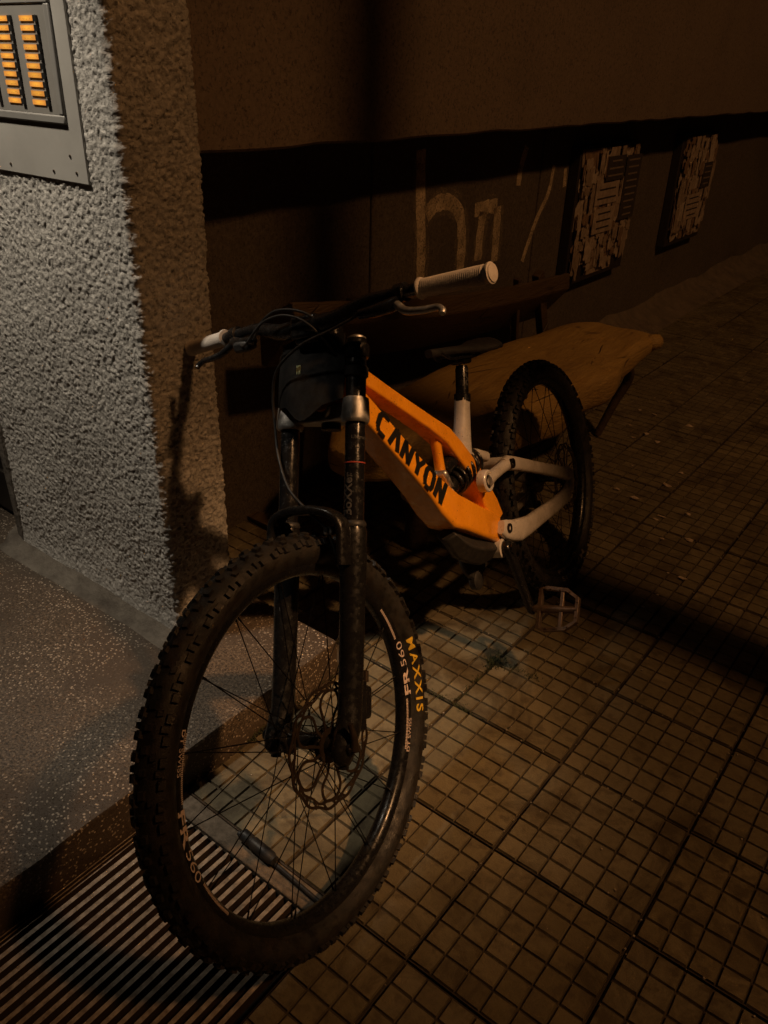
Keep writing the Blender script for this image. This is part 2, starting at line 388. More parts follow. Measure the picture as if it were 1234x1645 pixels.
# roughcast pillar: front y=-.36, side x=-.915, back y=-.165
PFX, PFY, PBY = -.915, -.36, -.165
def pillar():
    st = .0031; r = .018
    path = []; nor = []
    def seg(a, b, n_):
        L = (V(b) - V(a)).length; m = max(2, int(L / st))
        for k in range(m):
            p_ = V(a).lerp(V(b), k / m); path.append((p_.x, p_.y)); nor.append(n_)
    seg((-1.63, PFY + .0), (PFX - r, PFY), (0, -1))
    for k in range(5):
        a = -math.pi / 2 + k / 5 * math.pi / 2; path.append((PFX - r + r * math.cos(a), PFY + r + r * math.sin(a))); nor.append((math.cos(a), math.sin(a)))
    seg((PFX, PFY + r), (PFX, PBY - r), (1, 0))
    for k in range(5):
        a = k / 5 * math.pi / 2; path.append((PFX - r + r * math.cos(a), PBY - r + r * math.sin(a))); nor.append((math.cos(a), math.sin(a)))
    seg((PFX - r, PBY), (-1.40, PBY), (0, 1))
    path = np.array(path); nor = np.array(nor); nz = int(1.75 / st); zs = np.linspace(-.02, 1.73, nz)
    n = len(path)
    P = np.zeros((nz, n, 3)); N = np.zeros((nz, n, 3))
    P[:, :, :2] = path[None]; P[:, :, 2] = zs[:, None]; N[:, :, :2] = nor[None]
    P = P.reshape(-1, 3); N = N.reshape(-1, 3)
    a = vnoise(P, 165, 1); b = vnoise(P, 280, 2); c = vnoise(P, 62, 3); d = vnoise(P, 6, 4)
    h = .0042 * (np.abs(a - .5) * 2) ** .8 + .0026 * b + .0022 * (c - .5) + .008 * (d - .5)
    tang = np.stack([-N[:, 1], N[:, 0], np.zeros(len(N))], 1)
    z = P[:, 2]
    h = h * (1 + .9 * np.clip(N[:, 0], 0, 1))
    base = np.clip((.20 - z) / .10, 0, 1); isf = N[:, 1] < -.5        # plaster smooths into the cement skirting at the landing
    h = h * np.where(isf, 1 - .75 * base, 1) + np.where(isf, .014 * base ** 1.5, 0)
    edge = np.clip((np.abs(P[:, 0] + 1.63) / .05), .15, 1)
    P = P + N * (h - .0045)[:, None] + tang * ((b - .5) * .004)[:, None]
    P[:, 2] += (c - .5) * .004
    idx = np.arange(nz * n).reshape(nz, n)
    F = np.stack([idx[:-1, :-1], idx[:-1, 1:], idx[1:, 1:], idx[1:, :-1]], -1).reshape(-1, 4)
    me = bpy.data.meshes.new('pillar'); me.from_pydata(P.tolist(), [], F.tolist())
    me.materials.append(M_white_rc); me.polygons.foreach_set('use_smooth', [True] * len(me.polygons))
    return me
pme = pillar(); o = inst('pillar', pme, B); o.location = -V((-1.3, 1.5, 0))
o['label'] = 'roughcast entrance pillar, pale grey on its front face'
bpart('pillar_top', MB().box((-1.165, -.262, 3.0), (.48, .19, 2.54)), M_white_rc, smooth=0)
# cement skirting between pillar and landing
sk = MB(); secs = []
for k in range(60):
    x = -1.70 + k * (.785 / 59); wv = .020 + .05 * vnoise(np.array([[x, 0, 0]]), 7, 5)[0]; hh = .008 + .02 * vnoise(np.array([[x, 2, 0]]), 9, 6)[0]
    secs.append([V((x, PFY + .02, .095)), V((x, PFY - wv, LZ + .0005)), V((x, PFY - wv * .5, LZ + hh * .5)), V((x, PFY - .010, LZ + hh + .015)), V((x, PFY + .02, LZ + hh + .03))])
sk.loft(secs); bpart('skirting', sk, M_cement, smooth=60)
# door reveal and dark door left of the pillar
rv = MB(); secs = []
for k in range(24):
    z = .10 + k * .115; j = random.uniform(-.006, .006)
    secs.append([V((-1.668 + j, -.357, z)), V((-1.622, -.366, z)), V((-1.62, -.18, z)), V((-1.72 + j * .5, -.18, z)), V((-1.72 + j, -.30, z))])
rv.loft(secs); bpart('door_reveal', rv, M_cement, smooth=30)
M_door = mat('dark_door', (.022, .018, .016), (.03, .025, .02), 20, .5)
dr = bpart('door', MB().box((-2.17, -.25, 1.15), (.88, .045, 2.1)), M_door, bevel=.003)
obj('door_frame', MB().box((-1.735, -.262, 1.15), (.03, .07, 2.1)), M_door, dr, bevel=.003)
obj('door_rail', MB().box((-2.17, -.278, .19), (.86, .012, .14)), M_door, dr, bevel=.002)
obj('door_handle', MB().tube(spline([(-2.5, -.27, 1.05), (-2.5, -.32, 1.05), (-2.5, -.32, 1.2), (-2.5, -.27, 1.2)], 4), .009), M_steel, dr)
# upper wall that overhangs the plinth, with a chipped lower edge
UX = -1.185
uw = MB(); secs = []
for k in range(140):
    y = -.17 + k * .11; j = random.uniform(-.004, .004)
    secs.append([V((-1.9, y, 1.207 + j)), V((UX - .006, y, 1.207 + j)), V((UX, y, 1.214 + j)), V((UX, y, 4.6)), V((-1.9, y, 4.6))])
uw.loft(secs); bpart('upper_wall', uw, M_upper, smooth=30)
# plinth wall in rough panels with open joints
LXW = -1.38
edges = [-.20, .977, 2.208, 4.05, 6.6, 15.]
for k in range(5):
    n_ = 40; m = MB(); y0, y1 = edges[k] + .005, edges[k + 1] - .005
    bpart('wall_panel', MB().box((LXW - .1, (y0 + y1) / 2, .6), (.2, y1 - y0, 1.24)), M_lower, smooth=0, bevel=.006)
bpart('wall_core', MB().box((LXW - .12, 7.45, .6), (.2, 15.2, 1.2)), M_mortar, smooth=0)
# low worn plaster ledge along the foot of the far wall
ld = MB(); secs = []
for k in range(70):
    y = 2.3 + k * .16; a_ = vnoise(np.array([[y, 0, 0]]), 3, 8)[0]; b_ = vnoise(np.array([[y, 5, 0]]), 5, 9)[0]
    secs.append([V((LXW - .01, y, -.01)), V((-1.20 + .05 * a_, y, -.004)), V((-1.27 + .04 * b_, y, .02 + .02 * a_)), V((LXW + .03, y, .05 + .05 * b_)), V((LXW - .01, y, .11 + .05 * b_))])
ld.loft(secs); bpart('wall_foot', ld, mat('dusty_plaster', (.17, .135, .10), (.10, .08, .06), 12, .95, bump=.006, bscale=45), smooth=60)
bpart('canopy', MB().box((-2.3, -2.0, 2.86), (2.7, 3.2, .14)), M_upper, smooth=0)
# graffiti strokes sprayed on the plinth wall
def graffmat():
    n = NT('sprayed_paint')
    n.set('Base Color', n.mix(n.noise(60), (.66, .54, .37), (.48, .38, .26))); n.set('Roughness', .9)
    a = n.math('MULTIPLY', n.ramp(n.noise(150, None, 3, .7), [(.34, 0.), (.46, 1.)]), n.ramp(n.noise(14, None, 3), [(.30, .4), (.55, 1.)])); n.set('Alpha', a)
    return n.m
M_graf = graffmat()
def overspray():
    n = NT('paint_overspray'); n.set('Base Color', (.46, .37, .25)); n.set('Roughness', .9)
    n.set('Alpha', n.math('MULTIPLY', n.ramp(n.noise(260, None, 3, .8), [(.50, 0.), (.60, 1.)]), n.ramp(n.noise(22, None, 3), [(.35, .0), (.6, .8)]))); return n.m
M_over = overspray()
def stroke(pts, wd, mt=None, off=.0025):
    m = MB(); pts = spline([V((LXW + off, y, z)) for y, z in pts], 6)
    secs = []
    for i, p_ in enumerate(pts):
        t = (pts[min(i + 1, len(pts) - 1)] - pts[max(i - 1, 0)]).normalized(); s_ = V((0, -t.z, t.y)) * wd / 2 * random.uniform(.88, 1.12)
        secs.append([p_ + s_, p_ - s_])
    k = 0
    for i in range(len(secs) - 1): m.add(secs[i] + secs[i + 1], [(0, 1, 3, 2)])
    bpart('graffiti', m, mt or M_graf, smooth=0)
def wallyz(u, v, x=LXW):
    d = rt * ((u - 617) / FPX) + dn * ((v - 822.5) / FPX) + fwd; t = (x - CAM_C.x) / d.x; P_ = CAM_C + d * t; return P_.y, P_.z
for pts, wd in (([(676, 240), (675, 320), (676, 400), (674, 455)], .055), ([(684, 345), (700, 328), (722, 325), (738, 345), (741, 390), (738, 435)], .06),
                ([(762, 338), (780, 333), (798, 330)], .055), ([(776, 340), (770, 380), (767, 418)], .055), ([(799, 332), (797, 370), (793, 420)], .055),
                ([(846, 235), (836, 270), (832, 298)], .035), ([(890, 265), (880, 310), (862, 350), (846, 395), (838, 420)], .028), ([(908, 270), (906, 300)], .03)):
    stroke([wallyz(u, v) for u, v in pts], wd * 1.05); stroke([wallyz(u, v) for u, v in pts], wd * 1.75, M_over, .0040)

# ================================================================== INTERCOM
ic = thing('intercom_panel', (-1.2, -.372, 1.34), 'brushed metal entry intercom with rows of glowing orange name tags', 'intercom')
IO = V((-1.2, -.372, 1.34))
def ip(name, mb, m, parent=None, **k):
    o = obj(name, mb, m, parent or ic, **k)
    if parent is None: o.location = -IO
    return o
M_plate = mat('satin_steel', (.50, .49, .46), (.40, .39, .365), 5, .42, .2, bump=.0003, bscale=40)
M_bez = mat('grey_bezel', (.27, .265, .25), (.22, .215, .205), 8, .5, .15)
M_bez2 = mat('dark_grey_panel', (.26, .25, .235), (.20, .195, .18), 8, .5, .1)
M_btn = mat('black_button', (.02, .02, .02), None, 30, .35)
FY = -.3625
ip('plate', MB().box((-1.31, FY + .004, 1.50), (.576, .012, .626)), M_plate, bevel=.0015)
fr = MB()
for a in (((-1.31, FY - .0035, 1.300), (.49, .009, .016)), ((-1.31, FY - .0035, 1.500), (.49, .009, .018)), ((-1.073, FY - .0034, 1.40), (.0165, .0092, .184)), ((-1.547, FY - .0034, 1.40), (.0165, .0092, .184))): fr.box(*a)
bz = ip('bezel', fr, M_bez, bevel=.003)
ip('tag_panel', MB().box((-1.31, FY - .0035, 1.40), (.457, .004, .183)), M_bez2)
def tagmat():
    n = NT('lit_name_tag'); n.set('Base Color', (.5, .25, .05))
    v = n.vec(n.objc, (1 / .024, 0, 1 / .0062)); ln = n.t.nodes.new('ShaderNodeVectorMath'); ln.operation = 'LENGTH'; n.link(v, ln.inputs[0])
    c = n.ramp(ln.outputs['Value'], [(.15, (1., .42, .04)), (.95, (.50, .15, .03))])
    oi = n.t.nodes.new('ShaderNodeObjectInfo'); mp = n.t.nodes.new('ShaderNodeVectorMath'); mp.operation = 'ADD'; n.link(n.objc, mp.inputs[0]); n.link(oi.outputs['Location'], mp.inputs[1])
    ink = n.ramp(n.noise(230, n.vec(mp.outputs[0], (1.3, 1, 1.6)), 2), [(.40, 1.), (.46, 0.)]); se = n.t.nodes.new('ShaderNodeSeparateXYZ'); n.link(n.objc, se.inputs[0])
    line = n.math('LESS_THAN', n.math('ABSOLUTE', n.math('ADD', se.outputs[2], .0012)), .0016)
    c = n.mix(n.math('MULTIPLY', n.math('MULTIPLY', ink, line), .8), c, (.08, .02, .005))
    n.link(c, n.p.inputs['Emission Color']); n.set('Roughness', .35)
    e = n.math('ADD', .5, n.math('MULTIPLY', oi.outputs['Random'], .3)); n.link(e, n.p.inputs['Emission Strength']); return n.m
M_tag = tagmat()
tm = MB().box((0, 0, 0), (.0455, .003, .0088)).mesh('name_tag'); finish(tm, M_tag, 0)
fm = MB().box((0, 0, 0), (.030, .003, .0128)).mesh('tag_rim'); finish(fm, M_bez2, 0)
bm_ = MB().box((0, 0, 0), (.0105, .006, .0108)).mesh('push_button'); finish(bm_, M_btn, 0)
for cx in (-1.143, -1.2305, -1.318, -1.4055, -1.493):
    for r_ in range(10):
        z = 1.4685 - r_ * .01565
        t_ = inst('name_tag', tm, ic, Matrix.Translation(V((cx, FY - .0062, z)) - IO))
        b_ = inst('push_button', bm_, ic, Matrix.Translation(V((cx + .0320, FY - .0070, z - .0005)) - IO))
sm = MB().lathe([(0, .0032), (.0016, .003), (.002, .0015)], (0, 0, 0), (0, -1, 0), 12).mesh('screw'); finish(sm, M_steel, 30)
for x, z in ((-1.072, 1.236), (-1.058, 1.206), (-1.138, 1.203), (-1.30, 1.203)): inst('screw', sm, ic, Matrix.Translation(V((x, FY - .002, z)) - IO))

# ================================================================== NOTICE BOARDS
M_frame = mat('black_board_frame', (.018, .013, .010), (.03, .022, .016), 20, .7)
paper = [mat('torn_paper', c, tuple(x * .62 for x in c), 35, .9, bump=.002, bscale=60) for c in ((.42, .33, .26), (.34, .26, .20), (.50, .41, .33), (.26, .17, .11))]
M_ink = mat('dark_print', (.03, .024, .02), (.05, .04, .032), 30, .8)
M_ink2 = mat('print_lines', (.22, .17, .13), None, 30, .8)
def board(y0, y1, z0, z1, label, seed, dark):
    r_ = random.Random(seed); X = -1.315
    b = thing('notice_board', (X, (y0 + y1) / 2, z0), label, 'notice board', 'notice boards on the plinth wall'); O = V((X, (y0 + y1) / 2, z0))
    def pp(name, mb, m, par=None, **k):
        o = obj(name, mb, m, par or b, **k)
        if par is None: o.location = -O
        return o
    pp('backing', MB().box(((X + LXW) / 2 - .004, (y0 + y1) / 2, (z0 + z1) / 2), (X - LXW - .012, y1 - y0 + .02, z1 - z0 + .02)), M_frame, bevel=.004)
    n = 0
    for k in range(230):
        wd, ht = r_.uniform(.05, .24), r_.uniform(.05, .26)
        if k < 16: wd = r_.uniform(.2, .34); ht = r_.uniform(.22, .36)
        if k > 60: wd *= .42; ht *= .6
        cy, cz = r_.uniform(y0 + wd * .3, y1 - wd * .3), r_.uniform(z0 + .05 + ht * .2, z1 - ht * .2)
        pts = []
        for e in range(4):
            a, b_ = [((-1, -1), (1, -1)), ((1, -1), (1, 1)), ((1, 1), (-1, 1)), ((-1, 1), (-1, -1))][e]
            for t in np.linspace(0, 1, 6)[:-1]:
                u, v_ = a[0] + (b_[0] - a[0]) * t, a[1] + (b_[1] - a[1]) * t
                k1 = 1 - r_.random() ** 2 * .45
                pts.append((min(max(cy + u * wd / 2 * k1, y0 + .004), y1 - .004), min(max(cz + v_ * ht / 2 * k1, z0 + .015), z1 - .004)))
        x = X - .010 + .0003 * k * .4; M = Matrix(((0, 0, 1, x), (1, 0, 0, 0), (0, 1, 0, 0), (0, 0, 0, 1)))
        pp('torn_paper', MB().prism(pts, M, .0012), paper[min(3, int(r_.random() ** 1.2 * 4))], smooth=0)
    x = X - .010 + .0003 * 230 * .4 + .002
    for (a0, a1, c0, c1, kind) in dark:
        Y0, Y1, Z0, Z1 = y0 + a0 * (y1 - y0), y0 + a1 * (y1 - y0), z0 + c0 * (z1 - z0), z0 + c1 * (z1 - z0)
        sh = pp('poster', MB().box((x, (Y0 + Y1) / 2, (Z0 + Z1) / 2), (.0016, Y1 - Y0, Z1 - Z0)), M_ink if kind else paper[0], smooth=0)
        nl = max(2, int((Z1 - Z0) / .035))
        for q in range(nl):
            zz = Z1 - (q + .7) * (Z1 - Z0) / (nl + .4); wl = (Y1 - Y0) * r_.uniform(.5, .85)
            obj('print_line', MB().box((x + .0014, (Y0 + Y1) / 2, zz), (.0008, wl, .008)), M_ink2 if kind else M_ink, sh, smooth=0)
board(2.50, 3.19, .452, 1.09, 'tall board of torn posters nearest the bench', 3, [(.36, .68, .75, .93, 1), (.70, .98, .42, .92, 1), (.22, .62, .58, .74, 0), (.24, .60, .36, .55, 0)])
board(3.87, 4.47, .465, 1.09, 'tall board of torn pale posters farther from the bench', 5, [(.62, .88, .50, .74, 1), (.25, .7, .22, .46, 0)])

# ================================================================== LOG BENCH
bench = thing('log_bench', (-.85, 1.2, 0), 'rustic bench hewn from a yellow brown log against the wall', 'bench'); BO = V((-.85, 1.2, 0))
def np_(name, mb, m, par=None, **k):
    o = obj(name, mb, m, par or bench, **k)
    if par is None: o.location = -BO
    return o
def woodmat(name, a, b, crack=True):
    n = NT(name); v = n.vec(n.pos, (5, .7, 5))
    f = n.noise(7, v, 6, .65, .8); c = n.mix(n.ramp(f, [(.3, 0.), (.7, 1.)]), a, b)
    kn = n.noise(3.1, n.vec(n.pos, (2.4, 1, 2.4)), 4, .6, 1.2)
    c = n.mix(n.ramp(kn, [(.60, 0.), (.72, .75)]), c, tuple(x * .35 for x in a))
    cr = n.voro(2.3, n.vec(n.pos, (2.6, 1., 2.6)), 'Distance', 'DISTANCE_TO_EDGE')
    cm = n.math('MULTIPLY', n.ramp(cr, [(.0, 1.), (.012, 0.)]), n.ramp(n.noise(2.4), [(.5, 0.), (.58, 1.)]))
    c = n.mix(cm, c, (.02, .012, .006)); n.set('Base Color', c); n.set('Roughness', n.ramp(f, [(.3, .42), (.7, .62)]))
    n.bump(n.math('SUBTRACT', n.noise(30, v, 5), n.math('MULTIPLY', cm, 2.)), .006); return n.m
M_wood = woodmat('varnished_log', (.33, .205, .06), (.47, .31, .10)); M_bark = mat('dark_branch', (.07, .045, .025), (.04, .025, .015), 30, .8, bump=.004, bscale=60)
M_plank = woodmat('weathered_plank', (.06, .038, .019), (.095, .062, .031))
# seat: plan stations (y, back x, front x, top z, bottom z)
st = [(.33, -1.02, -.92, .385, .30), (.42, -1.09, -.845, .41, .265), (.60, -1.12, -.755, .425, .245), (.85, -1.13, -.675, .432, .24), (1.15, -1.125, -.610, .438, .25), (1.45, -1.12, -.615, .432, .26),
      (1.72, -1.10, -.640, .428, .285), (1.90, -1.06, -.645, .436, .315), (2.00, -1.02, -.640, .432, .335), (2.07, -.97, -.640, .428, .345), (2.10, -.94, -.655, .420, .352)]
seat = MB(); secs = []
Y = np.linspace(st[0][0], st[-1][0], 64); A = np.array(st)
for y in Y:
    bx, fx, tz, bz_ = [np.interp(y, A[:, 0], A[:, i]) for i in (1, 2, 3, 4)]
    wv = .012 * math.sin(y * 9.) + .01 * math.sin(y * 17 + 1); pts = []
    prof = [(0, .55), (.01, .85), (.05, .98), (.3, 1.0), (.55, .97), (.8, .99), (.93, .96), (.985, .88), (1., .70), (1., .45), (.985, .2), (.93, .05), (.6, -.05), (.35, -.03), (.12, .05), (.03, .25)]
    for a_, b_ in prof: pts.append(V((bx + (fx - bx) * a_ + (wv if a_ > .7 else 0), y, bz_ + (tz - bz_) * b_ + (.006 * math.sin(y * 13 + a_ * 9)) + random.uniform(-.004, .004))))
    secs.append(pts)
seat.loft(secs); so = np_('seat', seat, M_wood, smooth=70, sub=1)
knob = MB(); knob.lathe([(-.04, .022), (-.02, .034), (0, .036), (.025, .032), (.035, .024), (.036, .010)], (-.665, 2.05, .398), (.45, .85, .05), 9); np_('branch_stub', knob, M_wood, smooth=60)
for pts, r0 in (([(-.70, 1.86, .36), (-.70, 1.93, .26), (-.735, 1.90, .14), (-.766, 1.845, -.0)], .020), ([(-1.0, 1.80, .36), (-1.04, 1.88, .2), (-1.05, 1.86, 0)], .032),
                ([(-.86, .62, .33), (-.84, .58, .18), (-.83, .56, 0)], .045), ([(-1.06, .62, .33), (-1.09, .60, .16), (-1.1, .60, 0)], .042)):
    p_ = spline(pts, 5); np_('leg', MB().tube(p_, [r0 * (1.15 - .35 * i / len(p_)) for i in range(len(p_))], 10), M_bark, smooth=60)
# sloping back beam and its struts
bb = MB(); secs = []
for k in range(30):
    t = k / 29; y = .265 + 1.76 * t; zc = .797 - .20 * t + .035 * math.sin(math.pi * t) * -1; j = [random.uniform(-.002, .002) for _ in range(4)]
    secs.append([V((-1.075 + j[0], y, zc - .034)), V((-1.085 + j[1], y, zc + .030)), V((-1.10, y, zc + .030 + j[1])), V((-1.225, y, zc - .055 + j[2])), V((-1.225, y, zc - .185 + j[3])), V((-1.20, y, zc - .185))])  # rear of the section hangs low, shaped to shade the wall beneath
bb.loft(secs); np_('back_beam', bb, M_plank, smooth=30, bevel=.005)
np_('strut', MB().box((-1.135, 1.88, .50), (.035, .05, .33), Matrix.Rotation(.38, 3, 'X')), M_plank, bevel=.003)
np_('strut', MB().box((-1.135, 1.66, .50), (.028, .022, .32), Matrix.Rotation(.12, 3, 'X')), M_bark, bevel=.003)
np_('strut', MB().box((-1.135, .58, .56), (.04, .05, .42), Matrix.Rotation(-.1, 3, 'X')), M_plank, bevel=.003)
tw = thing('fallen_twig', (-.80, 1.05, .436), 'thin crooked dark twig lying on the log bench seat', 'twig')
a_ = spline([(-.70, .985, .4395), (-.72, 1.02, .441), (-.755, 1.04, .4435), (-.765, 1.10, .4445), (-.80, 1.15, .4455), (-.81, 1.24, .4465)], 5)
o = obj('stem', MB().tube(a_, [.0045 * (1 - .5 * i / len(a_)) for i in range(len(a_))], 6), M_bark, tw); o.location = -V((-.80, 1.05, .436))
o = obj('side_shoot', MB().tube([(-.755, 1.04, .4435), (-.70, 1.07, .446)], [.003, .0012], 6), M_bark, tw); o.location = -V((-.80, 1.05, .436))
# loose plank on the paving by the wall
o = obj('loose_plank', MB().box((0, 0, 0), (.19, .05, .016)), M_plank, bevel=.002); o.location = (-1.30, .335, .0085); o.rotation_euler = (0, 0, -.02)
tag(o, 'short plank lying on the paving at the foot of the wall', 'plank')

# ================================================================== BICYCLE
BX = V((.15246278, -.98830921, 0)); BY = V((.93726268, .14458802, .31722701)); BZ = V((-.31351838, -.04836531, .94834963)); BOo = V((-.33696838, .70472932, .00160116))
MBIKE = Matrix(((BX.x, BY.x, BZ.x, BOo.x), (BX.y, BY.y, BZ.y, BOo.y), (BX.z, BY.z, BZ.z, BOo.z), (0, 0, 0, 1)))
bike = thing('bicycle', None, 'muddy orange downhill bicycle leaning on the entrance pillar', 'bicycle', M=MBIKE)
def k_(name, mb, m, par=None, **kw): return obj(name, mb, m, par or bike, **kw)
HA = math.radians(61.387); AX = V((-math.cos(HA), 0, math.sin(HA))); F1 = V((math.sin(HA), 0, math.cos(HA))); P0 = V((1.2395, 0, .3451))
def basis(d):
    f = F1 * math.cos(d) - V((0, 1, 0)) * math.sin(d); l = V((0, 1, 0)) * math.cos(d) + F1 * math.sin(d); return f, l
D1 = .0233; D2 = .0233 + .1353
fS, lS = basis(D1); fB, lB = basis(D2)
def S(f, y, a): return P0 + fS * f + lS * y + AX * a
def SB(f, y, a): return P0 + fB * f + lB * y + AX * a
def text_mesh(txt, size, bold=0., shear=0., spacing=1.):
    c = bpy.data.curves.new('t', 'FONT'); c.body = txt; c.size = size; c.offset = bold; c.shear = shear; c.space_character = spacing; c.resolution_u = 3; c.fill_mode = 'FRONT'
    o = bpy.data.objects.new('t', c); C.objects.link(o); bpy.context.view_layer.update()
    me = bpy.data.meshes.new_from_object(o.evaluated_get(bpy.context.evaluated_depsgraph_get()))
    bpy.data.objects.remove(o); bpy.data.curves.remove(c)
    vs = np.array([v.co[:] for v in me.vertices]); fs = [tuple(p.vertices) for p in me.polygons]; bpy.data.meshes.remove(me); return vs, fs
# ---- frame tubes
def tubeframe(stations, sect):
    secs = []; n = len(stations)
    for i, (x, z, hy, hh) in enumerate(stations):
        a = stations[max(i - 1, 0)]; b = stations[min(i + 1, n - 1)]
        t = V((b[0] - a[0], 0, b[1] - a[1])).normalized(); nn = V((-t.z, 0, t.x))
        secs.append([V((x, 0, z)) + V((0, hy * p, 0)) + nn * (hh * q) for p, q in sect])
    return MB().loft(secs)
HEX = [(.30, 1), (1, .06), (.20, -1), (-.20, -1), (-1, .06), (-.30, 1)]
HEX2 = [(.28, 1), (1, -.18), (.86, -.95), (-.86, -.95), (-1, -.18), (-.28, 1)]
BOXS = [(.45, 1.25), (.97, .95), (1, -.80), (.86, -1), (-.86, -1), (-1, -.80), (-.97, .95), (-.45, 1.25)]
RND = [(math.copysign(abs(math.cos(a)) ** .72, math.cos(a)), math.copysign(abs(math.sin(a)) ** .72, math.sin(a))) for a in [2 * math.pi * (i + .5) / 16 for i in range(16)]]
ht = [S(-.0, 0, .585), S(0, 0, .70)]
DT = [(.930, .930, .030, .026), (.870, .847, .0335, .0255), (.812, .766, .034, .0255), (.754, .685, .035, .026), (.708, .620, .037, .029), (.676, .573, .039, .036), (.640, .528, .040, .040), (.595, .497, .040, .037), (.54, .456, .040, .036), (.49, .420, .038, .035), (.445, .388, .035, .034)]
fr = tubeframe(DT, [(p, -q) for p, q in BOXS])
frame = k_('frame', fr, M_orange, bevel=.004, seg=3, smooth=30)
frame['label'] = 'bright orange front triangle with black lettering on the down tube'
k_('top_tube', tubeframe([(.940, .990, .022, .022), (.862, .927, .0240, .0165), (.784, .864, .0235, .0155), (.706, .801, .0235, .0155), (.628, .738, .0240, .0165), (.575, .692, .026, .020), (.540, .645, .027, .022), (.508, .597, .028, .023), (.480, .550, .029, .024), (.463, .505, .030, .026), (.448, .455, .032, .034), (.442, .41, .034, .038)], [(p, -q) for p, q in BOXS]), M_orange, frame, bevel=.005, seg=3, smooth=30)
k_('brace', tubeframe([(.597, .705, .013, .014), (.603, .655, .011, .011), (.612, .60, .012, .012), (.63, .55, .016, .016)], RND), M_orange, frame, smooth=60)
k_('head_tube', MB().lathe([(0, .030), (.004, .033), (.05, .031), (.10, .030), (.112, .027)], S(0, 0, .600), AX, 24), M_orange, frame)
k_('shock_mount', MB().lathe([(-.028, .009), (-.026, .0125), (.026, .0125), (.028, .009)], (.625, 0, .565), (0, 1, 0), 20), M_white, frame)
k_('skid_plate', tubeframe([(.655, .475, .030, .016), (.615, .425, .036, .030), (.575, .395, .038, .032), (.52, .365, .038, .036), (.47, .345, .036, .030)], [(p, -q) for p, q in HEX]), M_blackp, bevel=.004)
k_('bottom_bracket', MB().lathe([(-.042, .022), (-.040, .026), (.040, .026), (.042, .022)], (.459, 0, .342), (0, 1, 0), 28), M_white)
# down tube lettering on the upper left facet
def dtp(s_):
    # centre, normal (up), half sizes at arc length s_ (0 at the second station)
    i = 1
    while i < 6:
        a, b = DT[i], DT[i + 1]; L = math.hypot(b[0] - a[0], b[1] - a[1])
        if s_ <= L or i == 5: break
        s_ -= L; i += 1
    k = s_ / L
    def nrm(q):
        a_, b_ = DT[q - 1], DT[q + 1]; t = V((b_[0] - a_[0], 0, b_[1] - a_[1])).normalized(); return V((t.z, 0, -t.x))
    n0, n1 = nrm(i), nrm(i + 1); c = V((a[0] + (b[0] - a[0]) * k, 0, a[1] + (b[1] - a[1]) * k))
    return c, (n0 + (n1 - n0) * k), a[2] + (b[2] - a[2]) * k, a[3] + (b[3] - a[3]) * k
def facet_text(vs, fs, s0, s1, v_lo, v_hi, m, par):
    w_ = vs[:, 0].max(); out = []
    for x, y, _ in vs:
        c, nn, hy, hh = dtp(s0 + (s1 - s0) * x / w_)
        if nn.z < 0: nn = -nn
        q = v_lo + (v_hi - v_lo) * y
        out.append(c + V((0, hy + .0012, 0)) + nn * (hh * q))
    return k_('lettering', MB().add(out, fs), m, par, smooth=0)
# long letters drawn as strokes so that they follow the facets (C A N Y O N)
def glyphs():
    G = {'C': [[(.95, 1), (.25, 1), (0, .8), (0, .2), (.25, 0), (.95, 0)]], 'A': [[(0, 0), (.42, 1), (.62, 1), (1, 0)]], 'N': [[(0, 0), (.12, 1), (.85, 0), (1, 1)]],
         'Y': [[(0, 1), (.5, .48), (1, 1)], [(.5, .5), (.5, 0)]], 'O': [[(.2, 0), (0, .25), (0, .8), (.2, 1), (.8, 1), (1, .8), (1, .2), (.8, 0), (.2, 0)]]}
    vs, fs = [], []
    x = 0
    for ch in 'CANYON':
        for pl in G[ch]:
            P = [V((x + a * .74, b, 0)) for a, b in pl]
            Q = []
            for i in range(len(P) - 1):
                for k in range(7): Q.append(P[i].lerp(P[i + 1], k / 7))
            Q.append(P[-1])
            for i in range(len(Q) - 1):
                t = (Q[i + 1] - Q[i]); tn = V((t.x, t.y * .9, 0)).normalized(); s_ = V((-tn.y * .17, tn.x * .10, 0)); e = t * .12
                b0 = len(vs); vs += [(Q[i] - s_ - e)[:], (Q[i] + s_ - e)[:], (Q[i + 1] + s_ + e)[:], (Q[i + 1] - s_ + e)[:]]; fs.append((b0, b0 + 1, b0 + 2, b0 + 3))
        x += 1.12
    return np.array(vs), fs
facet_text(*glyphs(), .030, .325, -.72, .86, M_decal_black, frame)
# ---- seat tube, post and saddle
k_('seat_tube', tubeframe([(.487, .60, .020, .024), (.472, .645, .019, .026), (.45, .685, .018, .021), (.424, .735, .0175, .0178)], RND), M_white, smooth=60)
sd = V((-.036, 0, .077)).normalized()
sp = k_('seatpost', MB().lathe([(-.004, .0205), (.014, .0205), (.016, .0160), (.078, .0158), (.084, .014)], (.424, 0, .732), sd, 24), M_black)
k_('post_head', MB().box((.385, 0, .825), (.05, .038, .026), Matrix.Rotation(-.2, 3, 'Y')), M_black, bevel=.006)
vs, fs = text_mesh('SDG', .022, .0004)
m_ = MB(); u0 = vs[:, 0].max() / 2; S0 = V((.424, 0, .732))
out = []
for x, y, _ in vs:
    a = (y - .008) / .0162; P = S0 + sd * (.055 + (x - u0) * -1.0); out.append(P + V((0, math.cos(a) * .0163, 0)) + V((.906, 0, .423)) * (math.sin(a) * -.0163))
k_('lettering', MB().add(out, fs), M_grey_let, sp, smooth=0)
sad = MB(); secs = []
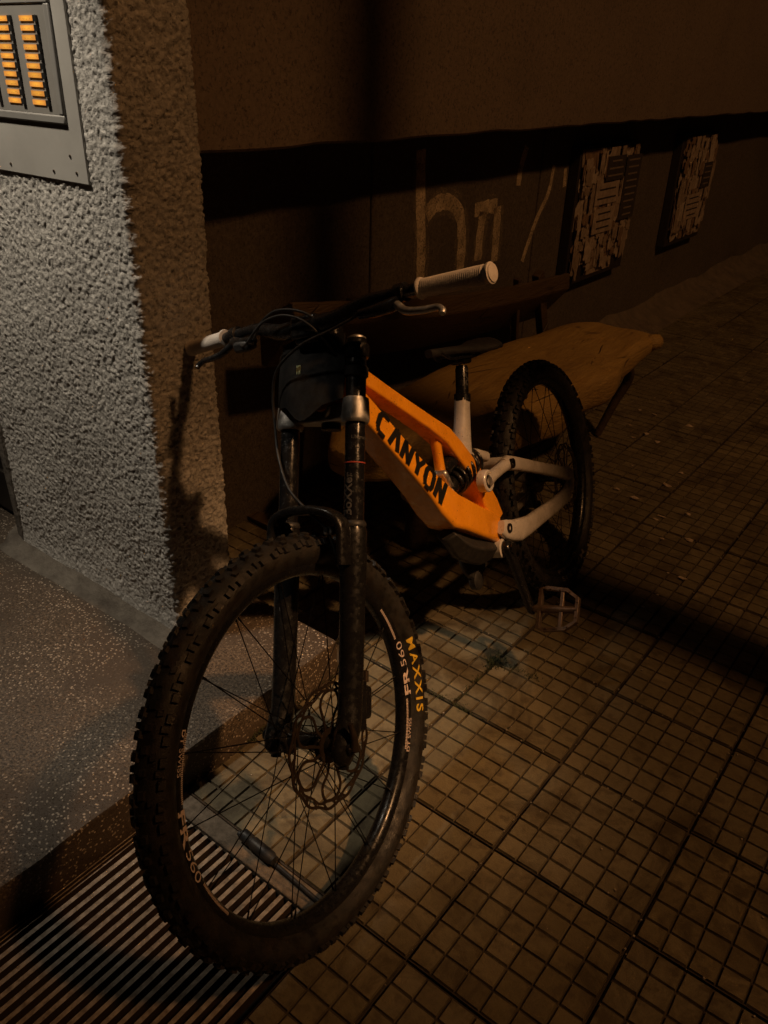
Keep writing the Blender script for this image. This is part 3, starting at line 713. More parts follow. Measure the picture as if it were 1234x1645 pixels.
for t in np.linspace(0, 1, 22):
    x = .535 - .27 * t; zt = .888 - .052 * t + (.012 * max(0, t - .75) * 4); hw = .017 + .052 * (max(0, (t - .25) / .75) ** 1.25) if t > .25 else .010 + .007 * (t / .25) ** .5
    if t > .93: hw *= .93
    th = .020 + .008 * t
    secs.append([V((x, hw * math.copysign(abs(math.cos(a)) ** .7, math.cos(a)), zt - th / 2 + th / 2 * math.copysign(abs(math.sin(a)) ** .8, math.sin(a)) - .018 * (hw / .07) ** 2 * abs(math.cos(a)) ** 2)) for a in [2 * math.pi * j / 16 for j in range(16)]])
sad.loft(secs); so = k_('saddle', sad, M_blackp, smooth=60)
for s_ in (-1, 1): k_('saddle_rail', MB().tube(spline([(.50, s_ * .012, .868), (.465, s_ * .018, .845), (.43, s_ * .022, .838), (.36, s_ * .022, .823), (.32, s_ * .024, .820), (.29, s_ * .03, .832)], 5), .0038, 8), M_black, so)
# ---- rear linkage
RK = RND
for s_ in (1, -1):
    rk = MB().tube([(.492, s_ * .047, .541), (.45, s_ * .047, .538), (.40, s_ * .047, .535), (.353, s_ * .047, .532)], [.021, .0155, .0145, .017], 14)
    ro = k_('rocker_arm', rk, M_white, smooth=50)
    k_('pivot_ring', MB().lathe([(-.012, .024), (-.010, .0275), (.010, .0275), (.0125, .025), (.0125, .019), (.008, .018)], (.492, s_ * .047, .541), (0, s_, 0), 28), M_white, ro)
    k_('pivot_bolt', MB().lathe([(0, .018), (.010, .018), (.0105, .010), (.006, .009)], (.492, s_ * .048, .541), (0, s_, 0), 24), M_black, ro)
    k_('pivot_bolt', MB().lathe([(0, .013), (.019, .013), (.0195, .007), (.015, .006)], (.353, s_ * .047, .532), (0, s_, 0), 20), M_black, ro)
    y1, y2 = s_ * .046, s_ * .068
    def stay(pts, sec):
        secs = []
        for i, (x, y, z, hy, hh) in enumerate(pts):
            a = pts[max(i - 1, 0)]; b = pts[min(i + 1, len(pts) - 1)]; t = V((b[0] - a[0], 0, b[2] - a[2])).normalized(); nn = V((-t.z, 0, t.x))
            secs.append([V((x, y, z)) + V((0, hy * p, 0)) + nn * (hh * q) for p, q in sec])
        return MB().loft(secs)
    k_('seatstay', stay([(.372, y1, .538, .010, .014), (.353, y1, .534, .012, .020), (.30, y1 * 1.02, .511, .012, .0185), (.19, s_ * .056, .455, .0115, .017), (.08, s_ * .066, .399, .011, .018), (.02, y2, .368, .010, .022), (-.012, y2, .352, .009, .02)], RND), M_white, smooth=60)
    k_('chainstay', stay([(.457, s_ * .044, .400, .010, .018), (.438, s_ * .044, .385, .013, .025), (.405, s_ * .045, .366, .014, .028), (.365, s_ * .046, .348, .0145, .031), (.31, s_ * .049, .336, .014, .026), (.25, s_ * .054, .330, .013, .0245), (.14, s_ * .063, .318, .012, .022), (.05, s_ * .068, .312, .011, .022), (.015, y2, .325, .010, .025), (-.01, y2, .345, .009, .02)], RND), M_white, smooth=60)
    k_('pivot_bolt', MB().lathe([(0, .0125), (.0155, .0125), (.016, .007), (.012, .006)], (.436, s_ * .044, .387), (0, s_, 0), 20), M_black)
    k_('dropout', MB().lathe([(-.006, .024), (.006, .024)], (0, s_ * .068, .352), (0, 1, 0), 20), M_white)
k_('link_bridge', MB().tube([(.353, -.05, .536), (.353, .05, .536)], .015, 14), M_white)
k_('shock_link', tubeframe([(.48, .60, .016, .012), (.43, .592, .018, .014), (.38, .565, .018, .014)], RND), M_white, smooth=60)
shk = k_('rear_shock', MB().lathe([(-.0, .012), (.02, .016), (.03, .024), (.10, .024), (.105, .012), (.20, .010)], (.625, 0, .565), V((-.23, 0, .02)), 20), M_black)
path = [V((.575, 0, .569)) + V((-.13, 0, .012)) * (i / 140) + V((0, math.cos(i / 140 * 5.5 * 2 * math.pi), math.sin(i / 140 * 5.5 * 2 * math.pi))) * .031 for i in range(141)]
k_('coil_spring', MB().tube(path, .0052, 8), M_black, shk, smooth=60)
k_('shock_reservoir', MB().lathe([(0, .012), (.004, .019), (.09, .019), (.096, .012)], (.60, .0, .615), V((-.98, 0, .12)), 20), M_black, shk)
k_('reservoir_clamp', MB().box((.618, 0, .600), (.018, .05, .05), Matrix.Rotation(.3, 3, 'Y')), M_silver, shk, bevel=.008)
# ---- cranks, pedals, chainring, chain, derailleur
def crank(s_, ang):
    bbp = V((.459, s_ * .052, .342)); d = V((math.sin(ang), 0, -math.cos(ang))); e = bbp + d * .172 + V((0, s_ * .030, 0))
    secs = []
    for t, hy, hw in ((-.11, .008, .010), (-.06, .012, .019), (0, .014, .021), (.14, .0125, .0165), (.5, .0105, .0145), (.85, .0095, .0135), (.97, .0095, .015), (1.05, .0085, .011), (1.09, .006, .005)):
        c = bbp.lerp(e, t); sd_ = V((d.z, 0, -d.x)); secs.append([c + V((0, hy * p, 0)) + sd_ * hw * q for p, q in RND])
    cr = k_('crank_arm', MB().loft(secs), M_black, smooth=60)
    k_('axle_cap', MB().lathe([(0, .015), (.004, .015), (.005, .010)], bbp + V((0, s_ * .013, 0)), (0, s_, 0), 20), M_black, cr)
    k_('pedal_thread', MB().lathe([(0, .009), (.018, .009), (.020, .007)], e + V((0, s_ * .006, 0)), (0, s_, 0), 16), M_steel, cr)
    return e
M_pedal = mat('worn_brown_alloy', (.20, .145, .105), (.10, .07, .05), 60, .45, .7, local=True)
def pedal(e, s_, rot):
    a = e + V((0, s_ * .022, 0)); R = Matrix.Rotation(rot, 3, 'Y')
    def T(x, y, z): return a + R @ V((x, y * s_, z))
    # hollow platform: outer cage in plan (x forward, y outward)
    outl = [(-.052, .004), (-.055, .02), (-.050, .075), (-.030, .103), (.030, .103), (.050, .075), (.055, .02), (.052, .004)]
    m = MB(); n = len(outl); secs = []
    for i, (x, y) in enumerate(outl):
        a0 = V(outl[i - 1] + (0,)); b0 = V(outl[(i + 1) % n] + (0,)); t = (b0 - a0).normalized(); nn = V((-t.y, t.x, 0))
        cross = [(-.0048, -.0080), (.0048, -.0080), (.0048, .0080), (-.0048, .0080)]
        secs.append([T(*(V((x, y, 0)) + nn * p + V((0, 0, q)))) for p, q in cross])
    m.loft(secs, close=True)
    pd = k_('pedal', m, M_pedal, bevel=.0015)
    k_('pedal_axle', MB().tube([T(0, -.01, 0), T(0, .03, 0), T(0, .104, 0)], [.010, .0105, .009], 14), M_pedal, pd)
    k_('pedal_rib', MB().box(T(0, .062, 0), (.098, .010, .012), R), M_pedal, pd, bevel=.0015)
    pin = MB()
    for x, y in [(-.052, .03), (-.050, .055), (-.045, .082), (.052, .03), (.050, .055), (.045, .082), (-.02, .103), (.0, .103), (.02, .103)]:
        for q in (-1, 1): pin.cyl(T(x, y, q * .007), T(x, y, q * .0125), .0019, 6)
    k_('grip_pins', pin, M_pedal, pd)
eL = crank(1, .05); pedal(eL, 1, .80)
eR = crank(-1, math.pi + .05); pedal(eR, -1, .2)
cr = MB(); n = 34; pr_ = []
for i in range(n * 4):
    a = 2 * math.pi * i / (n * 4); r = .071 + (.0035 if i % 4 in (1, 2) else 0); pr_.append((r * math.cos(a), r * math.sin(a)))
M = Matrix(((1, 0, 0, .459), (0, 0, 1, -.050), (0, 1, 0, .342), (0, 0, 0, 1)))
ring = k_('chainring', MB().prism(pr_, M, .003), M_black, smooth=0)
k_('chain_guide', MB().lathe([(0, .078), (.004, .082), (.010, .082), (.014, .078)], (.459, -.040, .342), (0, -1, 0), 40), M_blackp)
k_('guide_roller', MB().lathe([(-.012, .020), (-.008, .026), (.008, .026), (.012, .020)], (.487, -.045, .262), (0, 1, 0), 20), M_blackp)
def chainpath():
    p_ = []
    for i in range(40): a = math.pi / 2 - .15 - math.pi * i / 39; p_.append(V((.459 + .0725 * math.cos(a), -.048, .342 + .0725 * math.sin(a))))
    p_ += [V((.40 - .39 * i / 24, -.048, .272 - .055 * i / 24)) for i in range(1, 24)]
    for i in range(10): a = -math.pi / 2 - .9 * i; 
    p_ += [V((.0, -.046, .205)), V((-.025, -.046, .215)), V((-.02, -.046, .245)), V((.015, -.046, .27)), V((.02, -.046, .30))]
    for i in range(20): a = -1.1 - math.pi * i / 19; p_.append(V((.045 * math.cos(a), -.046, .352 + .045 * math.sin(a))))
    p_ += [V((.02 + .42 * i / 24, -.047, .398 + .016 * i / 24)) for i in range(0, 24)]
    return p_
cp = chainpath(); dense = []
for i in range(len(cp)):
    a, b = cp[i], cp[(i + 1) % len(cp)]; m_ = max(1, int((b - a).length / .0063)); dense += [a.lerp(b, k / m_) for k in range(m_)]
chm = MB()
for i in range(0, len(dense) - 1):
    a, b = dense[i], dense[i + 1]; t = (b - a)
    if t.length < 1e-5: continue
    t.normalize(); up = t.cross(V((0, 1, 0))); yy = .0034 if i % 2 else .0024
    for q in (-1, 1):
        c = (a + b) / 2 + V((0, q * yy, 0)); e = t * .0058; h = up * .0042
        chm.add([c - e - h, c + e - h, c + e + h, c - e + h, c - e - h + V((0, q * .001, 0)), c + e - h + V((0, q * .001, 0)), c + e + h + V((0, q * .001, 0)), c - e + h + V((0, q * .001, 0))], [(0, 1, 2, 3), (4, 5, 6, 7), (0, 1, 5, 4), (1, 2, 6, 5), (2, 3, 7, 6), (3, 0, 4, 7)])
k_('chain', chm, M_steel, smooth=0)
dm = MB().box((.0, -.05, .225), (.016, .004, .075), Matrix.Rotation(.2, 3, 'Y')).box((.0, -.040, .225), (.016, .004, .075), Matrix.Rotation(.2, 3, 'Y'))
dm.lathe([(-.004, .016), (.004, .016)], (.006, -.045, .262), (0, 1, 0), 14).lathe([(-.004, .016), (.004, .016)], (-.006, -.045, .200), (0, 1, 0), 14).box((.0, -.07, .285), (.035, .03, .05))
k_('derailleur', dm, M_blackp)
# ---- wheels (rim is the part, the rest sub-parts)
spk_cache = {}
def wheel(name, Mloc, R, rw, rimR, label, knobs, rotR, rear, hubw):
    prof = [(rimR + .0003, .0172), (rimR - .004, .0178), (rimR - .013, .0150), (rimR - .0185, .0095), (rimR - .0205, 0), (rimR - .0185, -.0095), (rimR - .013, -.0150), (rimR - .004, -.0178), (rimR + .0003, -.0172), (rimR - .003, -.0120), (rimR - .006, 0), (rimR - .003, .0120)]
    me = MB().ring(prof, 128).mesh(name); finish(me, M_black, 40)
    wh = inst(name, me, bike, Mloc); wh['label'] = label
    Rm = R - .0045 - rw * .89; hh = rw * .89; wd = rw
    pr2 = [(rimR - .001, .0168)]
    for k in range(25):
        a = math.radians(128 - 256 * k / 24); pr2.append((Rm + hh * math.cos(a), wd * math.sin(a)))
    pr2 += [(rimR - .001, -.0168), (rimR + .004, -.012), (Rm - .01, -.012), (Rm + .015, -.008), (Rm + .015, .008), (Rm - .01, .012), (rimR + .004, .012)]
    tm_ = MB().ring(pr2, 160)
    def knob(ang, phi, lc, lw, h, taper=.75, skew=0.):
        def pt(a, f, out_):
            r = Rm + (hh + out_) * math.cos(f); y = (wd + out_) * math.sin(f); return V((r * math.cos(a), y, r * math.sin(a)))
        da = lc / 2 / R; df = lw / 2 / wd; vs = []
        for out_, tt in ((-.001, 1.), (h, taper)):
            for sa, sf in ((-1, -1), (1, -1), (1, 1), (-1, 1)): vs.append(pt(ang + sa * da * tt + skew * sf * da, phi + sf * df * tt, out_))
        tm_.add(vs, [(4, 5, 6, 7), (0, 1, 5, 4), (1, 2, 6, 5), (2, 3, 7, 6), (3, 0, 4, 7)])
    for i in range(knobs):
        a = 2 * math.pi * i / knobs; q = math.pi / knobs; j = lambda s_=1.: random.uniform(-.001, .001) * s_
        for s_ in (-1, 1):
            knob(a, s_ * math.radians(64), .0150, .0110, .0068, .84, .06)
            if i % 2 == 0: knob(a + q, s_ * math.radians(58), .0110, .0135, .0060, .8)
            if i % 2: knob(a + q * .4, s_ * math.radians(37), .011, .0085, .0046, .75, .2 * s_)
            knob(a + q * (1.0 if s_ > 0 else .3), s_ * math.radians(14), .0140 if i % 2 else .0110, .0100, .0056, .82, .12 * s_)
    ty = k_('tyre', tm_, M_tyre, wh, smooth=30)
    # hub
    hb = MB().lathe([(-hubw / 2 - .010, .010), (-hubw / 2 + .012, .011), (-hubw / 2 + .013, .028), (-hubw / 2 + .017, .029), (-hubw / 2 + .022, .017), (0, .0145), (hubw / 2 - .022, .017), (hubw / 2 - .017, .029), (hubw / 2 - .013, .028), (hubw / 2 - .012, .016), (hubw / 2 + .010, .012)], (0, 0, 0), (0, 1, 0), 28)
    k_('hub', hb, M_black, wh)
    # spokes: four alike kinds
    fl = hubw / 2 - .015; meshes = []
    for s_ in (-1, 1):
        for dirn in (-1, 1):
            a = V((.0265, s_ * fl, 0)); ang = dirn * math.radians(62); b = V(((rimR - .0195) * math.cos(ang), s_ * .003, (rimR - .0195) * math.sin(ang)))
            me = MB().tube([a, b], .00105, 6).cyl(b, b + (a - b).normalized() * .013, .0018, 6).mesh('spoke'); finish(me, M_spoke, 30); meshes.append((me, (s_ + 1) * math.pi / 16 + (dirn + 1) * math.pi / 32 * 1.0))
    for me, ph in meshes:
        for i in range(8): inst('spoke', me, wh, Matrix.Rotation(ph + i * math.pi / 4, 4, 'Y'))
    # rotor on the left (+Y)
    ry = hubw / 2 - .004; rot = MB()
    def strip(pts, wv, closed=False, t=.0020):
        secs = []; n_ = len(pts)
        for i, p_ in enumerate(pts):
            a = pts[i - 1] if closed or i else pts[0]; b = pts[(i + 1) % n_] if closed or i < n_ - 1 else pts[-1]
            tt = (V(b) - V(a)).normalized(); nn = V((-tt.y, tt.x, 0)); q = V(p_)
            wi = wv(i / n_) if callable(wv) else wv
            secs.append([V((r_.x, ry + yy, r_.y)) for r_, yy in ((q + nn * wi / 2, -t / 2), (q - nn * wi / 2, -t / 2), (q - nn * wi / 2, t / 2), (q + nn * wi / 2, t / 2))])
        rot.loft(secs, cap=not closed, close=closed)
    po_ = lambda r, a: (r * math.cos(a), r * math.sin(a), 0)
    N = 144; lob = 12
    strip([po_(rotR - .0035 + .0022 * math.cos(lob * 2 * math.pi * i / N), 2 * math.pi * i / N) for i in range(N)], .0048, True)
    strip([po_(rotR - .0135 - .0022 * math.cos(lob * 2 * math.pi * i / N), 2 * math.pi * i / N) for i in range(N)], .0042, True)
    for i in range(lob * 2): strip([po_(rotR - .002, 2 * math.pi * (i + .25) / lob / 2 + .0), po_(rotR - .014, 2 * math.pi * (i + .7) / lob / 2)], .0042, t=.0019)
    for i in range(6):
        a0 = 2 * math.pi * i / 6
        pts = spline([po_(.026, a0), po_(.05, a0 + .10), po_(.078, a0 + .12), po_(rotR - .0165, a0 + .32), po_(rotR - .016, a0 + .62), po_(.074, a0 + .80), po_(.048, a0 + .66), po_(.026, a0 + .62)], 6)
        strip([tuple(x) for x in pts], .0050, t=.0018)
    strip([po_(.026, 2 * math.pi * i / 48) for i in range(48)], .010, True, t=.0030)
    k_('brake_rotor', rot, M_rotor, wh, smooth=0)
    return wh, (rimR, Rm, hh, wd)
def ring_text(wh, txt, height, a0, a1, r_base, m, dims, inward, zone, bold=.0, space=1.):
    # lettering wrapped round the left face between the angles a0 and a1; r_base = radius of the baseline
    vs, fs = text_mesh(txt, .02, bold, 0., space); rimR, Rm, hh, wd = dims; out = []
    x0, w_ = vs[:, 0].min(), vs[:, 0].max() - vs[:, 0].min(); h_ = vs[:, 1].max()
    for x, y, _ in vs:
        r = r_base + (-1 if inward else 1) * height * y / h_; a = a0 + (a1 - a0) * (x - x0) / w_
        if zone == 'rim': yy = .0150 + (.0178 - .0150) * (r - (rimR - .013)) / .009 if r < rimR - .004 else .0178; yy += .0006
        else: yy = wd * math.sqrt(max(0, 1 - ((r - Rm) / hh) ** 2)) + .0021
        out.append((r * math.cos(a), yy, r * math.sin(a)))
    return k_('lettering', MB().add(out, fs), m, wh, smooth=0)
def WM(c, ex, ey, ez): return Matrix(((ex.x, ey.x, ez.x, c.x), (ex.y, ey.y, ez.y, c.y), (ex.z, ey.z, ez.z, c.z), (0, 0, 0, 1)))
FWM = WM(S(.05, 0, 0), fS, lS, AX)
fw_, fd = wheel('front_wheel', FWM, .3735, .0315, .3165, 'front wheel with knobbly tyre and yellow sidewall lettering', 74, .110, False, .112)
RWM = WM(V((0, 0, .352)), V((1, 0, 0)), V((0, 1, 0)), V((0, 0, 1)))
rw_, rd_ = wheel('rear_wheel', RWM, .352, .0315, .2975, 'rear wheel with knobbly tyre beside the log bench', 70, .100, True, .125)
def dash_ring(wh, dims, a0, a1, r0, r1, n, m):
    rimR = dims[0]; out = MB()
    for i in range(n):
        a = a0 + (a1 - a0) * i / n; da = abs(a1 - a0) / n * .28; vs = []
        for rr, sa in ((r0, -1), (r0, 1), (r1, 1), (r1, -1)):
            yy = (.0150 + (.0178 - .0150) * (rr - (rimR - .013)) / .009 if rr < rimR - .004 else .0178) + .0006
            vs.append((rr * math.cos(a + sa * da), yy, rr * math.sin(a + sa * da)))
        out.add(vs, [(0, 1, 2, 3)])
    k_('rim_dashes', out, m, wh, smooth=0)
DG = math.radians
for off in (0, math.pi):
    ring_text(fw_, 'FR', .0150, DG(170.8) + off, DG(160.2) + off, .3155, M_decal_pink, fd, True, 'rim', .0005)
    ring_text(fw_, '560', .0140, DG(159.2) + off, DG(148.6) + off, .3150, M_decal_pink, fd, True, 'rim', -.0001)
    dash_ring(fw_, fd, DG(172.5) + off, DG(192) + off, .3020, .3065, 34, M_decal_pink)
    dash_ring(fw_, fd, DG(146.5) + off, DG(131) + off, .3020, .3065, 28, M_decal_pink)
    ring_text(fw_, 'DT', .0080, DG(192.5) + off, DG(188.6) + off, .3155, M_decal_pink, fd, True, 'rim', .0004)
    ring_text(fw_, 'SWISS', .0080, DG(187.6) + off, DG(180.0) + off, .3155, M_decal_pink, fd, True, 'rim', .0)
ring_text(fw_, 'MAXXIS', .0150, DG(149.5), DG(177.8), .3235, M_decal_yel, fd, False, 'tyre', .0004, 1.3)
# ---- fork
for s_ in (1, -1):
    y = s_ * .078
    k_('stanchion', MB().lathe([(0, .0185), (.36, .0185), (.362, .0175)], S(.028, y, .365), AX, 28), M_stan)
    k_('lower_crown_clamp', MB().lathe([(-.003, .0235), (0, .0255), (.004, .0262), (.036, .0245), (.042, .0235), (.044, .020)], S(.028, y, .575), AX, 32), M_silver)
    k_('upper_crown_clamp', MB().lathe([(0, .022), (.003, .0235), (.022, .0235), (.026, .021)], S(.028, y, .692), AX, 28), M_black)
    k_('fork_cap', MB().lathe([(0, .0175), (.008, .0172), (.010, .013), (.013, .006)], S(.028, y, .722), AX, 24), M_silver)
    k_('bump_stop', MB().lathe([(0, .0195), (.003, .0225), (.018, .0225), (.021, .0195)], S(.028, y, .655), AX, 24), M_blackp)
    # lower leg
    leg = MB(); secs = []
    for a, rx, ry_, f in ((.385, .0215, .0215, .028), (.372, .0245, .0245, .028), (.33, .0245, .0245, .028), (.25, .0232, .0232, .028), (.12, .0222, .0222, .028), (.05, .0215, .0225, .030), (.025, .022, .026, .036), (0, .019, .028, .045), (-.02, .016, .024, .048), (-.032, .010, .014, .046)):
        secs.append([S(f + ry_ * math.cos(2 * math.pi * j / 20), y + rx * math.sin(2 * math.pi * j / 20), a) for j in range(20)])
    leg.loft(secs); lg = k_('fork_leg', leg, M_black, smooth=60)
    k_('wiper_seal', MB().lathe([(0, .0225), (.003, .0235), (.008, .0225), (.011, .0195)], S(.028, y, .384), AX, 24), M_blackp, lg)
    k_('foot_nut', MB().lathe([(0, .010), (.012, .010)], S(.046, y, -.026), -AX, 10), M_black, lg)
arch = []
for t in np.linspace(0, 1, 25):
    a = math.pi * t; yy = math.cos(a) * .082; hgt = .315 + .098 * math.sin(a) ** .26; f = .060 + .012 * math.sin(a)
    arch.append(((yy, hgt, f)))
secs = []
for i, (yy, hgt, f) in enumerate(arch):
    a = arch[max(i - 1, 0)]; b = arch[min(i + 1, len(arch) - 1)]; t = V((b[0] - a[0], b[1] - a[1], 0)).normalized(); nn = V((-t.y, t.x, 0))
    secs.append([S(f + q * .017, yy + nn.x * p * .009, hgt + nn.y * p * .009) for p, q in RND])
k_('fork_arch', MB().loft(secs), M_black, smooth=60)
fork_txt, ff = text_mesh('BoXXer', .022, .0004); out = []
sty = [c for c in bike.children if c.name.startswith('stanchion')][0]
def cyl_text(txt, size, along, a0, ang0, y, rad, m, par, bold=0.):
    vs, fs = text_mesh(txt, size, bold); out = []
    for x, v_, _ in vs:
        if along: a = ang0 - v_ / rad; h = a0 + x
        else: a = ang0 - x / rad * -1; h = a0 + v_
        out.append(S(.028, y, h) + (fS * math.cos(a) + lS * math.sin(a)) * (rad + .0005))
    return k_('lettering', MB().add(out, fs), m, par, smooth=0)
cyl_text('Ultimate', .0095, False, .541, .25, .078, .0185, M_grey_let, sty)
cyl_text('BoXXer', .023, True, .402, .40, .078, .0185, M_grey_let, sty, .0006)
k_('travel_ring', MB().lathe([(0, .0187), (.0005, .0197), (.0025, .0197), (.003, .0187)], S(.028, .078, .497), AX, 28), M_red, sty)
# crown plates between the legs
for a, th, m in ((.582, .030, M_silver), (.697, .018, M_black)):
    cm = MB(); secs = []
    for yy, fo_, w_ in ((-.078, .028, .018), (-.055, .018, .020), (-.025, .004, .026), (0, 0, .030), (.025, .004, .026), (.055, .018, .020), (.078, .028, .018)):
        secs.append([S(fo_ + w_, yy, a), S(fo_ - w_, yy, a), S(fo_ - w_, yy, a + th), S(fo_ + w_, yy, a + th)])
    cm.loft(secs); k_('fork_crown', cm, m, bevel=.003)
k_('steerer', MB().lathe([(0, .019), (.2, .019)], S(0, 0, .57), AX, 20), M_black)
# brake caliper on the left leg and hose guide
cal = MB().box(S(-.040, .050, .062), (.040, .030, .062), Matrix.Rotation(-.48, 3, 'Y'))
co = k_('brake_caliper', cal, M_black, bevel=.008)
k_('caliper_bolt', MB().lathe([(0, .006), (.02, .006), (.021, .004)], S(-.046, .056, .100), AX, 10), M_steel, co)
k_('caliper_mount', MB().box(S(-.008, .066, .06), (.045, .014, .09), Matrix.Rotation(-.48, 3, 'Y')), M_black, co, bevel=.004)
k_('axle_lever', MB().tube([S(.05, .092, 0), S(.05, .106, .0), S(.056, .108, .02), S(.066, .106, .045)], [.011, .008, .006, .005], 10), M_steel)
k_('front_axle', MB().lathe([(0, .011), (.20, .011)], S(.05, -.10, 0), lS, 16), M_black)
hg = k_('hose_guide', MB().box(S(.058, .047, .377), (.014, .020, .018), Matrix.Rotation(-.4, 3, 'Y')), M_silver, bevel=.003)
k_('guide_clip', MB().lathe([(0, .0045), (.004, .0045)], S(.066, .047, .377), fS, 14), M_blackp, hg)
# ---- number plate strapped to the fork
pl = MB(); secs = []
for t in np.linspace(0, 1, 15):
    top = .742 - .010 * abs(t - .5); y = -.088 + .150 * t; bot = .592 + .016 * math.sin(t * 9) + .030 * max(0, .12 - t) * 6 + .03 * max(0, t - .9) * 6
    f0 = .070 - .020 * (2 * t - 1) ** 2; row = []
    hs = np.linspace(0, 1, 9)
    for h in hs: row.append(S(f0 + .012 * math.sin(h * 3 + t * 4) * .5 - .012 * h + .002, y, bot + (top - bot) * h))
    for h in hs[::-1]: row.append(S(f0 + .012 * math.sin(h * 3 + t * 4) * .5 - .012 * h, y, bot + (top - bot) * h))
    secs.append(row)
pl.loft(secs); plate = k_('number_plate', pl, wetmat('scuffed_black_board', (.006, .006, .0065), (.016, .015, .014), .62, scale=35, spec=.2), smooth=60)
lg_ = MB()
for dx, w_ in ((-.0035, 1), (0, .8), (.0035, 1)):
    secs = []
    for i, h in enumerate((.0085, .004, -.003, -.0085)):
        ww = (.0014, .0012, .0011, .0003)[i] * w_; jx = (0, .0004, -.0003, .0002)[i]
        secs.append([S(.0775, -.018 + dx - ww + jx, .672 + h), S(.0775, -.018 + dx + ww + jx, .672 + h)])
    for i in range(3): lg_.add(secs[i] + secs[i + 1], [(0, 1, 3, 2)])
k_('claw_mark', lg_, M_green, plate, smooth=0)
# ---- handlebar, stem, grips, levers, cables
BA, BF = .777, .069
def bar(y):
    # rise and back sweep
    k = min(1, max(0, (abs(y) - .05) / .12)); k = k * k * (3 - 2 * k); return SB(BF - .021 * max(0, abs(y) - .05) / .35 * 1.0, y, BA - .024 * (1 - k) - .034 * y)
ys_ = np.linspace(-.395, .395, 65)
hbm = k_('handlebar', MB().tube([bar(y) for y in ys_], [.0172 if abs(y) < .05 else (.0172 - .0062 * min(1, (abs(y) - .05) / .12)) for y in ys_], 16), M_black, smooth=60)
k_('stem', MB().box(SB(.045, 0, .738), (.062, .052, .034), Matrix.Rotation(-.48, 3, 'Y')).box(SB(.062, 0, .752), (.042, .060, .044), Matrix.Rotation(-.48, 3, 'Y')), M_black, bevel=.006)
for s_ in (1, -1):
    prof = []
    a, b = bar(s_ * .262), bar(s_ * .400); L = (b - a).length
    prof = [(0, .011), (.001, .0175), (.0035, .0185), (.006, .0175), (.0085, .0146)]
    for i in range(30):
        t = .010 + i * (L - .022) / 30; prof += [(t, .0146), (t + .0012, .0155), (t + .0026, .0155), (t + .0036, .0146)]
    prof += [(L - .008, .0148), (L - .005, .0168), (L - .001, .0170), (L, .0155)]
    gp = k_('grip', MB().lathe(prof, a, b - a, 28), M_grip, smooth=45)
    k_('bar_end', MB().lathe([(0, .0150), (.002, .0142), (.003, .010)], b, b - a, 24), M_grip, gp)
    c0 = bar(s_ * .225); cd_ = (bar(s_ * .24) - bar(s_ * .21)).normalized()
    dnf = (fB * .42 - AX * .9).normalized()
    lv = k_('lever_clamp', MB().lathe([(-.010, .013), (-.009, .0165), (.009, .0165), (.010, .013)], c0, cd_, 20), M_black)
    k_('clamp_bolt', MB().lathe([(0, .0045), (.010, .0045)], c0 + dnf * .012 + AX * .006, (dnf + AX).normalized(), 8), M_steel, lv)
    body = [c0 + dnf * .012 - cd_ * s_ * .0, c0 + dnf * .022 - cd_ * .012, c0 + dnf * .030 - cd_ * .045, c0 + dnf * .033 - cd_ * .085]
    if s_ < 0: body = [c0 + dnf * .012, c0 + dnf * .022 + cd_ * -.012, c0 + dnf * .030 - cd_ * .045, c0 + dnf * .033 - cd_ * .085]
    cdo = cd_ if s_ > 0 else cd_
    out_ = (bar(s_ * .40) - bar(s_ * .2)).normalized()
    body = [c0 + dnf * .014, c0 + dnf * .024 - out_ * .012, c0 + dnf * .030 - out_ * .045, c0 + dnf * .030 - out_ * .080]
    k_('master_cylinder', MB().tube(body, [.009, .0125, .0110, .0085], 14), M_black, lv, smooth=60)
    bl = spline([c0 + dnf * .026, c0 + dnf * .044 + out_ * .025, c0 + dnf * .050 + out_ * .060, c0 + dnf * .050 + out_ * .088, c0 + dnf * .058 + out_ * .102, c0 + dnf * .066 + out_ * .104], 5)
    k_('brake_lever', MB().tube(bl, [.0075 - .0025 * i / len(bl) for i in range(len(bl))], 10), M_silver if s_ > 0 else M_black, lv, smooth=60)
def cable(pts, r=.0026): k_('cable', MB().tube(spline(pts, 8), r, 8), M_blackp if r > .002 else M_steel, smooth=60)
oL = (bar(.40) - bar(.2)).normalized(); cL = bar(.225); dnf = (fB * .42 - AX * .9).normalized(); cR = bar(-.225); oR = (bar(-.40) - bar(-.2)).normalized()
# front hose: left lever, across the plate, round the right side of the fork and down to the guide on the arch
cable([cL + dnf * .030 - oL * .08, SB(.085, .085, .728), SB(.100, .02, .708), SB(.098, -.045, .675), S(.070, -.086, .630), S(.055, -.092, .575), S(.056, -.082, .520), S(.072, -.040, .455), S(.080, .015, .410), S(.064, .047, .378)], .0027)
cable([S(.064, .047, .378), S(.05, .058, .33), S(.01, .060, .24), S(-.03, .058, .13)], .0026)
# rear hose and shifter cable looping in front of the bar from the right
cable([cR + dnf * .030 - oR * .08, SB(.105, -.085, .772), SB(.108, -.03, .782), SB(.085, .028, .765), SB(.04, .055, .71), S(-.03, .045, .64), S(-.07, .035, .60)], .0027)
cable([cR + dnf * .028 - oR * .03, SB(.108, -.13, .735), SB(.115, -.07, .765), SB(.105, -.01, .768), SB(.08, .04, .735), S(.0, .055, .655), S(-.07, .030, .615)], .0025)
k_('shifter', MB().box(cR + dnf * .022 - oR * .045 - AX * .012, (.032, .04, .022)), M_blackp, bevel=.006)
